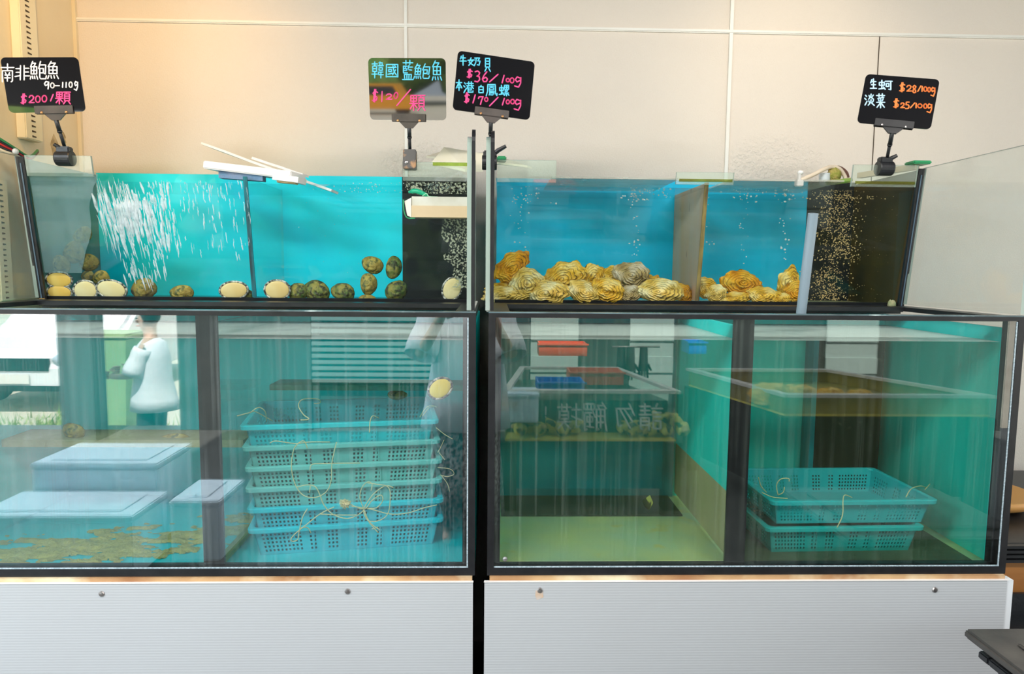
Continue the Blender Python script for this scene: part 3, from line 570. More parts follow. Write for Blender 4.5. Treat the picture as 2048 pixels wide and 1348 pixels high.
# fogged film at the end of the abalone tank, and dirt by the end corner
q = [at(62, 348, yfr(1.67)), at(205, 352, yfr(1.67)), at(150, 600, yfr(1.33)), at(90, 600, yfr(1.33))]
xa, xb = UL[0] + 0.02, at(200, 400, 2.05).x
m = MB(); nz_ = 26; zs_ = [1.395 + (1.675 - 1.395) * k / nz_ for k in range(nz_ + 1)]
def fogx(z): return at(112 + 88 * ((z - 1.335) / 0.34) ** 0.6, 400, 2.06).x + 0.008 * noise.noise(Vector((z * 40, 1, 0))) + 0.012 * noise.noise(Vector((z * 11, 5, 0)))
for z_a, z_b in zip(zs_, zs_[1:]):
    xl = UL[0] + 0.02
    m.hexa([(xl, yfr(z_a) - 0.002, z_a), (fogx(z_a), yfr(z_a) - 0.002, z_a), (fogx(z_a), yfr(z_a) - 0.001, z_a), (xl, yfr(z_a) - 0.001, z_a), (xl, yfr(z_b) - 0.002, z_b), (fogx(z_b), yfr(z_b) - 0.002, z_b), (fogx(z_b), yfr(z_b) - 0.001, z_b), (xl, yfr(z_b) - 0.001, z_b)])
bmesh.ops.remove_doubles(m.bm, verts=m.bm.verts[:], dist=1e-6)
cen = {}
for f in m.bm.faces: cen.setdefault(tuple(round(c, 5) for c in f.calc_center_median()), []).append(f)
bmesh.ops.delete(m.bm, geom=[f for l in cen.values() if len(l) > 1 for f in l], context='FACES_ONLY')
tag(m.build('fogged_film', FOG, ul), None, None, None, 'stuff')

LIME = glass('lime_specks', (0.97, 0.99, 0.97), 0.0, haze=0.75, hazec=(0.42, 0.46, 0.34), hscale=170, hlo=0.50, hhi=0.60)
def film(px0, px1, zlo, zhi, m_, par, wob):
    m = MB(); n = 20
    for k in range(n):
        za, zb = zlo + (zhi - zlo) * k / n, zlo + (zhi - zlo) * (k + 1) / n
        xa, xb = (at(px0, 400, 2.06).x + wob * (noise.noise(Vector((z * 30, 2, 7))) + 0.6 * math.sin((z - zlo) / (zhi - zlo) * 3.1 + 1.6)) for z in (za, zb)); x1 = at(px1, 400, 2.06).x
        m.hexa([(xa, yfr(za) - 0.002, za), (x1, yfr(za) - 0.002, za), (x1, yfr(za) - 0.001, za), (xa, yfr(za) - 0.001, za), (xb, yfr(zb) - 0.002, zb), (x1, yfr(zb) - 0.002, zb), (x1, yfr(zb) - 0.001, zb), (xb, yfr(zb) - 0.001, zb)])
    o = m.build('lime_film', m_, par); o['kind'] = 'stuff'
film(893, 936, 1.36, 1.575, LIME, ul, 0.03); film(815, 936, 1.632, 1.664, LIME, ul, 0.004)
# falling water streaks inside the abalone tank's front glass
random.seed(11)
m = MB()
def streak(px, py, ln, w):
    z = at(px, py, 2.07).z; Y = yfr(z) - 0.0016; p = at(px, py, Y); z2 = p.z - ln
    pts = []; k = 6; dx = random.uniform(0.02, 0.26) * ln * (1.0 if px < 320 else 0.3)
    for i in range(k + 1):
        f = i / k; z_ = p.z - ln * f
        pts.append((p.x + dx * f + random.uniform(-0.0012, 0.0012), yfr(z_) - 0.0018, z_))
    rs = [w * max(0.12, math.sin(math.pi * min(1, (i + 0.6) / (k + 1.0))) ** 0.7) for i in range(k + 1)]
    a = len(m.bm.verts); m.tube(pts, rs, 6)
for i in range(170):
    px = 195 + 140 * random.random(); py = 362 + random.random() * 120
    streak(px + (py - 365) * 0.25, py, random.uniform(0.012, 0.07), random.choice((0.0006, 0.0009, 0.0014, 0.0022, 0.0034)))
for i in range(34):
    px = random.gauss(262, 30); py = random.uniform(385, 450)
    streak(px, py, random.uniform(0.03, 0.075), random.uniform(0.003, 0.0062))
for i in range(130):
    px = random.uniform(290, 500); py = 360 + random.random() ** 1.5 * 150
    streak(px, py, random.uniform(0.006, 0.035), random.uniform(0.0004, 0.0019))
for i in range(60):
    streak(random.gauss(285, 30), random.uniform(485, 560), random.uniform(0.01, 0.055), random.uniform(0.0005, 0.0026))
for i in range(60):
    streak(random.uniform(192, 250), random.uniform(350, 440), random.uniform(0.05, 0.13), random.uniform(0.0004, 0.0012))
tag(m.build('water_streaks', FALL, smooth=True), 'white streaks of falling water on the upper abalone tank glass', 'water streaks', None, 'stuff')
# bubbles
def bubbles(label, spots, m_, seed):
    random.seed(seed); m = MB()
    for (px, py, n, sx, sy, r0, r1, y0, y1) in spots:
        for i in range(n):
            Y = random.uniform(y0, y1); p = at(px + random.gauss(0, sx), py + random.uniform(-sy, sy), Y)
            if p.z > 1.668: continue
            r = random.uniform(r0, r1); m.ball(p, r, random.uniform(0.8, 1.5), 1, random.uniform(0.7, 1.3), 6, 4)
    tag(m.build('air_bubbles', m_, smooth=True), label, 'bubbles', None, 'stuff')
bubbles('strings of air bubbles rising in the open bays of the oyster tank', [(1038, 430, 26, 10, 75, .0010, .0022, 2.14, 2.2), (1050, 398, 22, 26, 12, .001, .0026, 2.13, 2.2), (1270, 455, 34, 5, 78, .0010, .0024, 2.14, 2.2), (1278, 392, 34, 28, 14, .001, .0028, 2.13, 2.2), (1330, 385, 14, 12, 10, .001, .0026, 2.13, 2.2),
   (1487, 450, 18, 4, 80, .001, .0022, 2.14, 2.2), (1568, 440, 26, 5, 80, .001, .0032, 2.14, 2.2), (1414, 430, 16, 6, 80, .001, .0026, 2.13, 2.18), (1500, 392, 30, 30, 14, .001, .003, 2.13, 2.2), (1575, 385, 26, 18, 14, .001, .003, 2.13, 2.2)], BUBB, 3)
bubbles('dense golden air bubbles in the black weir bay of the oyster tank', [(1662, 490, 760, 17, 110, .0005, .0020, 2.12, 2.15), (1690, 450, 420, 14, 70, .0005, .0020, 2.12, 2.16), (1655, 570, 260, 24, 32, .0005, .0018, 2.12, 2.15), (1710, 500, 160, 40, 105, .0004, .0009, 2.12, 2.2), (1690, 394, 60, 50, 4, .0008, .0022, 2.09, 2.12)], BUBG, 5)
bubbles('fine bubbles and froth along the waterline of the abalone tank', [(740, 375, 60, 50, 10, .0006, .0016, 2.06, 2.1), (640, 480, 50, 60, 100, .0004, .001, 2.14, 2.3), (880, 372, 60, 25, 8, .0008, .002, 2.06, 2.1)], BUBB, 7)
# ------------------------------------------------------------------ crates
def crate_wall(m, ax, ay, bx, by, hh, inset, pattern, rows, solid_lo, solid_hi):
    """one perforated wall between two top corners; local coordinates, tapered inwards to the bottom"""
    A, Bv = Vector((ax, ay, 0)), Vector((bx, by, 0)); d = (Bv - A).normalized(); nrm = Vector((-d.y, d.x, 0))    # inward
    Lw = (Bv - A).length
    xs = [0.0]; hole = []
    for kind, w in pattern:
        xs.append(xs[-1] + w); hole.append(kind)
    s = Lw / xs[-1]; xs = [v * s for v in xs]
    zs = [0, solid_lo]; zk = [0]
    step = (hh - solid_lo - solid_hi) / rows
    for r in range(rows):
        z = solid_lo + r * step; zs += [z + step * 0.55, z + step]; zk += [1, 0]
    zs.append(hh); zk.append(0)
    def P(x, z, off):
        f = 1 - z / hh; xx = inset * f + x * (Lw - 2 * inset * f) / Lw
        v = A + d * xx + nrm * (inset * f + off); return (v.x, v.y, z)
    V = [[[m.bm.verts.new(P(x, z, o)) for z in zs] for x in xs] for o in (0, 0.0022)]
    nx, nz = len(xs) - 1, len(zs) - 1
    solid = [[not (hole[i] and zk[j]) for j in range(nz)] for i in range(nx)]
    for i in range(nx):
        for j in range(nz):
            if not solid[i][j]: continue
            for o in (0, 1):
                q = [V[o][i][j], V[o][i + 1][j], V[o][i + 1][j + 1], V[o][i][j + 1]]; m.bm.faces.new(q if o == 0 else q[::-1])
            for (di, dj, a, b) in ((-1, 0, (i, j), (i, j + 1)), (1, 0, (i + 1, j), (i + 1, j + 1)), (0, -1, (i, j), (i + 1, j)), (0, 1, (i, j + 1), (i + 1, j + 1))):
                ii, jj = i + di, j + dj
                if ii < 0 or jj < 0 or ii >= nx or jj >= nz or not solid[ii][jj]:
                    m.bm.faces.new((V[0][a[0]][a[1]], V[0][b[0]][b[1]], V[1][b[0]][b[1]], V[1][a[0]][a[1]]))
def pat(groups):
    out = []
    for g in groups:
        if g < 0: out.append((0, -g))
        else:
            for k in range(int(g)): out += [(1, 1.0), (0, 1.0)]
    return out
def make_crate(label, M, colr, group, hh=0.058, Lx=0.455, Ly=0.30):
    t = thing('plastic_crate', label, 'crate', M=M, group=group)
    name = 'crate_plastic_%d_%d_%d' % tuple(int(c * 255) for c in colr)
    cm = mat(name, colr, 0.4, c2=tuple(c * 0.88 for c in colr), scale=6, spec=0.3)
    lx, ly = Lx / 2, Ly / 2; m = MB()
    longp = pat([-3, 10, -3.2, 2, -5, 3, -9, 3, -4, 2, -4, 10, -3]); shortp = pat([-3, 6, -5, 3, -5, 6, -3])
    i_ = 0.014
    crate_wall(m, -lx, -ly, lx, -ly, hh, i_, longp, 5, 0.008, 0.012); crate_wall(m, lx, -ly, lx, ly, hh, i_, shortp, 5, 0.008, 0.012)
    crate_wall(m, lx, ly, -lx, ly, hh, i_, longp, 5, 0.008, 0.012); crate_wall(m, -lx, ly, -lx, -ly, hh, i_, shortp, 5, 0.008, 0.012)
    m.box(-lx + i_, lx - i_, -ly + i_, ly - i_, 0, 0.003)
    for xr in (-lx * 0.37, lx * 0.37): m.hexa([(xr - 0.0015, -ly + i_ - 0.002, 0.001), (xr + 0.0015, -ly + i_ - 0.002, 0.001), (xr + 0.0015, -ly + i_ + 0.001, 0.001), (xr - 0.0015, -ly + i_ + 0.001, 0.001), (xr - 0.0015, -ly - 0.002, hh - 0.006), (xr + 0.0015, -ly - 0.002, hh - 0.006), (xr + 0.0015, -ly + 0.001, hh - 0.006), (xr - 0.0015, -ly + 0.001, hh - 0.006)])
    m.build('basket', cm, t, local=True)
    r = MB(); e = 0.012; zt = hh
    def rr(x, y, z):    # rounded ring corners
        pts = []
        for (cx, cy, a0) in ((x - 0.015, y - 0.015, 0), (-x + 0.015, y - 0.015, 90), (-x + 0.015, -y + 0.015, 180), (x - 0.015, -y + 0.015, 270)):
            for k in range(5): a = math.radians(a0 + 90 * k / 4); pts.append((cx + 0.015 * math.cos(a), cy + 0.015 * math.sin(a), z))
        return pts
    rings = [rr(lx + e, ly + e, zt - 0.010), rr(lx + e + 0.001, ly + e + 0.001, zt - 0.001), rr(lx + e - 0.002, ly + e - 0.002, zt + 0.001), rr(lx, ly, zt + 0.001), rr(lx - 0.0022, ly - 0.0022, zt - 0.004), rr(lx + e - 0.002, ly + e - 0.002, zt - 0.004)]
    vv = [[r.bm.verts.new(p) for p in ring] for ring in rings]; n = len(vv[0])
    for a in range(len(vv)):
        A, B_ = vv[a], vv[(a + 1) % len(vv)]
        for k in range(n): r.bm.faces.new((A[k], A[(k + 1) % n], B_[(k + 1) % n], B_[k]))
    r.build('rim', mat(name + '_rim', tuple(min(1, c * 1.12) for c in colr), 0.35, spec=0.35), t, local=True)
    return t
CA = math.radians(9.6)
pos = ['topmost crate of the stack of six, bright teal', 'second crate from the top of the stack, greyish teal', 'third crate from the top of the stack, greyish teal', 'fourth crate from the top of the stack, greyish teal, below the hanging twine loop', 'fifth crate from the top of the stack, bright blue-green', 'bottom crate of the stack of six, standing on the tank floor']
cols = [(0.015, 0.74, 0.80), (0.22, 0.72, 0.66), (0.22, 0.73, 0.66), (0.22, 0.72, 0.67), (0.015, 0.74, 0.86), (0.015, 0.74, 0.86)]
CXY = (-0.396, 1.868)
for i in range(6):
    z = 0.7036 + (5 - i) * 0.0515
    dx = (0.0, 0.004, 0.009, 0.009, 0.012, 0.012)[i]
    make_crate(pos[i], T(CXY[0] + dx, CXY[1], z) @ RZ(CA), cols[i], 'teal crates stacked in the lower tank', hh=0.075)
make_crate('upper of two sunken teal crates in the murky water, twine tied on its rim', T(0.915, 1.835, 0.779) @ RZ(math.radians(1.5)), (0.015, 0.56, 0.62), 'sunken teal crates', hh=0.066, Lx=0.41, Ly=0.27)
make_crate('lower of two sunken teal crates, half lost in the murky water', T(0.895, 1.835, 0.7040) @ RZ(math.radians(1.5)), (0.015, 0.52, 0.52), 'sunken teal crates', hh=0.072, Lx=0.39, Ly=0.27)

# twine
def twine(label, lines, Y, r=0.0013, group='twine on the crates'):
    t = thing('twine', label, 'twine', at(lines[0][0][0], lines[0][0][1], Y), group=group)
    random.seed(len(label))
    for ln in lines:
        pts = [at(q[0], q[1], (q[2] if len(q) > 2 else Y) + random.uniform(-0.003, 0.003)) for q in ln]
        MB().tube(spline(pts, 5), r, 5).build('strand', TWINE, t, smooth=True)
    return t
twine('yellow twine loop tied to the front corner of the topmost crate', [[(474, 832, 1.66), (497, 826, 1.68), (512, 824, 1.72), (545, 842, 1.78)], [(500, 826, 1.69), (517, 815, 1.71), (530, 823, 1.73), (533, 843, 1.76)]], 1.7)
twine('yellow twine loop standing up from the topmost crate rim', [[(601, 840, 1.675), (618, 838, 1.68), (607, 829, 1.69), (597, 812, 1.72), (603, 800, 1.76), (620, 797, 1.8), (638, 799, 1.84), (640, 806, 1.86), (628, 807, 1.86)]], 1.7)
twine('short yellow twine tied round the topmost crate rim near its middle', [[(739, 865, 1.695), (740, 845, 1.69), (745, 832, 1.70), (757, 836, 1.73)]], 1.7)
twine('pale twine tied at the far end of the topmost crate', [[(840, 834, 1.76), (850, 818, 1.8), (862, 811, 1.83), (874, 814, 1.86)], [(845, 832, 1.78), (858, 816, 1.82), (872, 812, 1.85)]], 1.8)
twine('large hanging twine loop across the second to fourth crates', [[(540, 886, 1.655), (552, 882, 1.65), (590, 887, 1.652), (618, 884, 1.652), (660, 884, 1.655)], [(615, 897, 1.65), (608, 882, 1.648), (594, 889, 1.645), (586, 905, 1.642), (583, 935, 1.64), (590, 968, 1.64), (606, 990, 1.64), (630, 995, 1.64), (652, 984, 1.64), (662, 962, 1.641), (664, 925, 1.643), (673, 884, 1.65)]], 1.645)
twine('twine strand lying along the rim of the third crate', [[(620, 941, 1.652), (624, 929, 1.65), (650, 927, 1.652), (720, 926, 1.66)]], 1.65)
twine('long twine strand swinging from the fourth crate to the twine ball', [[(593, 975, 1.643), (612, 970, 1.645), (630, 973, 1.643), (640, 990, 1.64), (648, 1010, 1.64), (665, 1028, 1.64), (692, 1037, 1.64), (714, 1031, 1.64), (728, 1020, 1.64)], [(619, 985, 1.648), (621, 972, 1.645)], [(640, 1028, 1.64), (680, 1030, 1.64), (716, 1030, 1.64)]], 1.64)
twine('narrow twine loop hanging over the two lowest crates', [[(615, 1017, 1.645), (605, 1035, 1.642), (598, 1065, 1.64), (596, 1078, 1.64), (586, 1083, 1.64), (582, 1078, 1.64), (592, 1066, 1.64), (612, 1050, 1.64), (640, 1028, 1.64), (668, 1014, 1.642)], [(600, 1056, 1.645), (615, 1055, 1.646), (622, 1066, 1.65)]], 1.64)
tw = twine('tangled ball of yellow twine with loose loops in front of the lower crates', [
    [(700, 1008), (728, 1018), (745, 1000), (762, 990), (765, 1002), (752, 1016), (728, 1018), (735, 1040), (755, 1042), (774, 1030), (780, 1005), (777, 975), (750, 968), (735, 966)],
    [(742, 982), (744, 968), (735, 964), (724, 975), (720, 995), (727, 1016)], [(727, 1018), (745, 990), (770, 972), (787, 975)], [(700, 1012), (740, 1018), (780, 1028), (815, 1026), (850, 1015), (874, 1010)],
    [(728, 1020), (740, 1045), (760, 1060)], [(730, 1022), (735, 1040), (757, 1066)], [(744, 1058), (756, 1054)]], 1.64, 0.0012)
random.seed(8); m = MB(); c = at(690, 1007, 1.637)
for k in range(16):
    a = [Vector((random.gauss(0, 1), random.gauss(0, 0.6), random.gauss(0, 0.8))).normalized() * random.uniform(0.008, 0.0135) for _ in range(7)]
    m.tube(spline([c + v for v in a] + [c + a[0]], 4), 0.0011, 4)
m.build('knot', TWINE, tw, smooth=True)
twine('thin loose twine ends drifting beside the crate stack', [[(872, 855), (888, 868), (905, 878)], [(888, 880), (880, 897), (875, 905)], [(878, 905), (890, 920)], [(875, 935), (900, 938), (908, 948), (895, 953), (880, 950)], [(882, 950), (895, 968), (899, 983)]], 1.645, 0.0008)
twine('yellow twine loops at the corner of the sunken crate by the black post', [[(1517, 955, 1.66), (1522, 972, 1.68), (1533, 985, 1.7)], [(1556, 990, 1.72), (1553, 970, 1.71), (1562, 958, 1.71), (1577, 957, 1.71), (1578, 963, 1.71)], [(1556, 990, 1.72), (1566, 985, 1.72), (1569, 974, 1.72)], [(1524, 985, 1.69), (1545, 994, 1.7), (1575, 997, 1.7)]], 1.7, group='twine on the sunken crates')
twine('single yellow twine hanging down the front of the sunken crate', [[(1704, 995, 1.70), (1690, 990, 1.675), (1686, 1000, 1.668), (1685, 1030, 1.665), (1674, 1055, 1.66)]], 1.67, group='twine on the sunken crates')
twine('short yellow twine looped over the far end of the sunken crate', [[(1812, 994, 1.70), (1822, 978, 1.74), (1840, 972, 1.8), (1852, 975, 1.85)], [(1850, 979, 1.84), (1860, 968, 1.86)]], 1.75, group='twine on the sunken crates')

# ------------------------------------------------------------------ oysters
def shell_mat(name, c1, c2, c3, dark):
    m, t, o = nt(name)
    p = N(t, 'BsdfPrincipled'); p.inputs['Roughness'].default_value = 0.6; p.inputs['Specular IOR Level'].default_value = 0.3
    tc = N(t, 'TexCoord')
    def noi(sc_, det, w=0):
        n = N(t, 'TexNoise', noise_dimensions='4D'); n.inputs['Scale'].default_value = sc_; n.inputs['Detail'].default_value = det; n.inputs['W'].default_value = w; L(t, tc.outputs['Object'], n.inputs['Vector']); return n
    a = noi(28, 5); r1 = N(t, 'ValToRGB'); L(t, a.outputs[0], r1.inputs[0])
    el = r1.color_ramp.elements; el[0].position = 0.32; el[0].color = col(c3); el[1].position = 0.68; el[1].color = col(c2)
    e = el.new(0.5); e.color = col(c1)
    at_ = N(t, 'Attribute', attribute_name='lam'); nz = noi(60, 3, 2)
    ad = N(t, 'Math', operation='MULTIPLY_ADD'); L(t, nz.outputs[0], ad.inputs[0]); ad.inputs[1].default_value = 0.24; L(t, at_.outputs['Fac'], ad.inputs[2])
    ml = N(t, 'Math', operation='MULTIPLY'); L(t, ad.outputs[0], ml.inputs[0]); ml.inputs[1].default_value = 40
    sn = N(t, 'Math', operation='SINE'); L(t, ml.outputs[0], sn.inputs[0])
    mr = N(t, 'MapRange'); mr.inputs[1].default_value = 0.70; mr.inputs[2].default_value = 0.97; mr.inputs[4].default_value = 0.9; L(t, sn.outputs[0], mr.inputs[0])
    d = noi(16, 6, 5); mr2 = N(t, 'MapRange'); mr2.inputs[1].default_value = 0.38; mr2.inputs[2].default_value = 0.54; L(t, d.outputs[0], mr2.inputs[0])
    mu = N(t, 'Math', operation='MULTIPLY'); L(t, mr.outputs[0], mu.inputs[0]); L(t, mr2.outputs[0], mu.inputs[1])
    mx = N(t, 'Mix', data_type='RGBA'); L(t, mu.outputs[0], mx.inputs[0]); L(t, r1.outputs[0], mx.inputs[6]); mx.inputs[7].default_value = col(dark)
    L(t, mx.outputs[2], p.inputs['Base Color'])
    bp = N(t, 'Bump'); bp.inputs['Strength'].default_value = 0.5; bp.inputs['Distance'].default_value = 0.004; L(t, sn.outputs[0], bp.inputs['Height']); L(t, bp.outputs[0], p.inputs['Normal'])
    L(t, p.outputs[0], o.inputs[0]); return m
OY = {'y': shell_mat('oyster_yellow', (0.86, 0.52, 0.05), (0.96, 0.76, 0.28), (0.60, 0.28, 0.012), (0.06, 0.03, 0.008)),
      'o': shell_mat('oyster_orange', (0.80, 0.36, 0.012), (0.90, 0.54, 0.06), (0.50, 0.18, 0.006), (0.07, 0.025, 0.005)),
      'p': shell_mat('oyster_pale', (0.86, 0.60, 0.14), (0.96, 0.85, 0.46), (0.60, 0.36, 0.04), (0.06, 0.04, 0.012)),
      'g': shell_mat('oyster_grey', (0.50, 0.36, 0.14), (0.76, 0.66, 0.48), (0.20, 0.13, 0.05), (0.03, 0.025, 0.02))}
def oyster(label, px, py, wpx, hpx, rot, Y, kind, seed, group, tip=0.0, yaw=0.0):
    """lumpy two-valved shell, long axis along local x, cupped faces towards +-y"""
    random.seed(seed); p = at(px, py, Y); s = Y / FPX
    a, b = wpx * s / 2 * 1.1, hpx * s / 2 * 1.15; th = min(a, b) * 0.62
    M = T(*p) @ RZ(yaw) @ RY(-math.radians(rot))
    t = thing('oyster', label, 'oyster', M=M, group=group)
    nphi, nr = 56, 18; off = Vector((seed * 3.1, seed * 1.7, 0))
    def outline(ph):
        f = 1 + 0.11 * noise.noise(Vector((math.cos(ph) * 1.6, math.sin(ph) * 1.6, 0)) + off) * 1.6 + 0.10 * noise.noise(Vector((math.cos(ph) * 4, math.sin(ph) * 4, 3)) + off) + 0.05 * noise.noise(Vector((math.cos(ph) * 11, math.sin(ph) * 11, 3)) + off)
        nar = 1 - tip * 0.45 * max(0, math.cos(ph)) ** 1.5 * abs(math.sin(ph)) - tip * 0.10 * max(0, math.cos(ph))
        return f * nar * (1 + tip * 0.12 * max(0, math.cos(ph)) ** 6)
    for nm, sg, k in (('lower_valve', 1, 0.8), ('upper_valve', -1, 1.0)):
        m = MB(); lay = m.bm.verts.layers.float.new('lam'); rows = []
        for i in range(nr + 1):
            r = i / nr; row = []
            for j in range(nphi):
                ph = 2 * math.pi * j / nphi; f = outline(ph)
                ux = -0.35 * (1 - r) * a * 0.5
                lum = noise.noise(Vector((r * 2.2 * math.cos(ph), r * 2.2 * math.sin(ph), sg)) + off)
                step = ((r * 6 + 0.5 * lum) % 1.0)
                frill = (1.0 if i < nr else 1.0 + 0.05 * math.sin(9 * ph + seed) + 0.05 * noise.noise(Vector((ph * 2, seed, sg))))
                rr = r * f * frill + (0.018 * (1 - step) if 0 < i < nr else 0)
                x = ux + a * rr * math.cos(ph); z = b * rr * math.sin(ph)
                y = sg * k * th * (max(0.0, 1 - r ** 2.2) ** 0.75) * (1 + 0.55 * lum + 0.22 * noise.noise(Vector((x / a * 5, z / b * 5, seed)))) + sg * 0.20 * th * (1 - step) * (r < 0.98) + 0.22 * th * math.sin(2.3 * ph + seed) * r * r
                v = m.bm.verts.new((x, y, z)); v[lay] = r + 0.1 * lum; row.append(v)
                if i == 0: break
            rows.append(row)
        c0 = rows[0][0]
        for j in range(nphi): m.bm.faces.new((c0, rows[1][j], rows[1][(j + 1) % nphi]))
        for i in range(1, nr):
            for j in range(nphi): m.bm.faces.new((rows[i][j], rows[i + 1][j], rows[i + 1][(j + 1) % nphi], rows[i][(j + 1) % nphi]))
        m.build(nm, OY[kind], t, smooth=True, local=True)
    return t
G1, G2 = 'oysters in the wide bay', 'oysters in the narrow bay'
oy = [
 ('orange oyster standing on its edge, highest in the pile by the tank end', 1026, 533, 78, 48, 38, 2.17, 'o', 1, G1, .5, .2),
 ('pale ridged oyster leaning below the upright orange oyster', 1057, 568, 66, 56, -12, 2.145, 'p', 2, G1, 0, .1),
 ('flat layered oyster lying on the floor at the tank end', 1016, 590, 96, 32, 3, 2.13, 'p', 3, G1, 0, 0),
 ('thin oyster edge-on behind the flat layered one', 1012, 574, 70, 20, 4, 2.17, 'y', 4, G1, 0, 0),
 ('pale oyster with a grooved dome in front, next to the flat layered one', 1098, 586, 84, 44, 8, 2.125, 'p', 5, G1, .3, -.2),
 ('broad smooth yellow oyster behind the grooved pale one', 1129, 556, 84, 58, 14, 2.17, 'y', 6, G1, 0, 0),
 ('small yellow oyster tilted beside the broad smooth one', 1186, 552, 52, 42, 30, 2.19, 'y', 7, G1, .4, .3),
 ('bright yellow oyster behind the grey encrusted one', 1226, 556, 48, 42, -20, 2.2, 'y', 8, G1, 0, 0),
 ('grey encrusted oyster on top of the pile', 1263, 551, 68, 48, -8, 2.165, 'g', 9, G1, 0, .1),
 ('front oyster with thick dark-edged layers', 1170, 586, 72, 40, -22, 2.122, 'p', 10, G1, .2, .2),
 ('rounded pale yellow oyster leaning on the dark-edged one', 1213, 582, 66, 48, -10, 2.125, 'y', 11, G1, 0, 0),
 ('small mottled oyster between the rounded one and the wide one', 1258, 588, 46, 32, 12, 2.13, 'g', 12, G1, 0, 0),
 ('wide oval oyster lying before the stained partition', 1321, 583, 88, 46, -3, 2.13, 'p', 13, G1, 0, 0),
 ('small orange oyster squeezed against the stained partition', 1365, 586, 34, 40, 55, 2.16, 'o', 14, G1, .3, 0),
 ('orange oyster half hidden behind the wide oval one', 1298, 572, 50, 36, 20, 2.2, 'o', 15, G1, 0, 0),
 ('rough knobbly oyster just past the stained partition', 1411, 576, 38, 46, 70, 2.16, 'y', 16, G2, 0, 0),
 ('small pale knobbly oyster in front of the rough one', 1432, 587, 42, 30, 5, 2.13, 'p', 17, G2, 0, 0),
 ('large orange oyster with a scalloped raised lip', 1484, 566, 84, 46, -8, 2.15, 'o', 18, G2, .4, .1),
 ('flat yellow oyster lying under the large orange one', 1466, 596, 70, 22, 4, 2.13, 'y', 19, G2, 0, 0),
 ('pale oyster with folded layers on the floor', 1531, 592, 72, 32, -10, 2.128, 'y', 20, G2, 0, 0),
 ('tall pointed oyster standing upright beside the grey pipe', 1578, 562, 62, 42, 80, 2.16, 'y', 21, G2, .9, 0),
 ('orange oyster leaning close behind the grey pipe', 1592, 582, 44, 36, 60, 2.13, 'o', 22, G2, .3, 0),
 ('yellow oyster low at the front between the folded one and the pipe', 1560, 598, 44, 20, 6, 2.122, 'y', 23, G2, 0, 0)]
for o_ in oy: oyster(*o_)
# small cream whelk and snail in the corner of the oyster tank
def lump(name, label, cat, px, py, Y, r, m_, sq=(1, 1, 1), seed=0, group=None):
    p = at(px, py, Y); m = MB(); g = bmesh.ops.create_icosphere(m.bm, subdivisions=3, radius=1)
    for v in g['verts']:
        k = 1 + 0.28 * noise.noise(v.co * 2.3 + Vector((seed, 0, 0))) + 0.12 * noise.noise(v.co * 6 + Vector((0, seed, 0)))
        v.co = Vector((p.x + v.co.x * r * sq[0] * k, p.y + v.co.y * r * sq[1] * k, p.z + v.co.z * r * sq[2] * k))
    return tag(m.build(name, m_, smooth=True), label, cat, group)

# ------------------------------------------------------------------ abalones
ABS = mat('abalone_shell_green', (0.05, 0.13, 0.02), 0.6, c2=(0.38, 0.30, 0.06), scale=38, c3=(0.05, 0.05, 0.02), s3=70, lo3=0.5, hi3=0.6, bump=0.7, bscale=90)
ABB = mat('abalone_shell_brown', (0.28, 0.17, 0.02), 0.6, c2=(0.56, 0.40, 0.08), scale=34, c3=(0.07, 0.10, 0.03), s3=60, lo3=0.52, hi3=0.62, bump=0.7, bscale=90)
FOOTC = mat('abalone_foot_cream', (0.84, 0.64, 0.28), 0.5, c2=(0.78, 0.54, 0.20), scale=16, c3=(0.62, 0.44, 0.20), s3=50, lo3=0.68, hi3=0.75)
FOOTP = mat('abalone_foot_pale', (0.86, 0.74, 0.40), 0.5, c2=(0.82, 0.66, 0.30), scale=16)
FOOTY = mat('abalone_foot_yellow', (0.86, 0.60, 0.14), 0.5, c2=(0.80, 0.48, 0.07), scale=16)
MANT = mat('abalone_mantle', (0.34, 0.34, 0.28), 0.5, c2=(0.02, 0.02, 0.02), scale=130, lo=0.45, hi=0.55, c3=(0.75, 0.72, 0.62), s3=100, lo3=0.55, hi3=0.6)
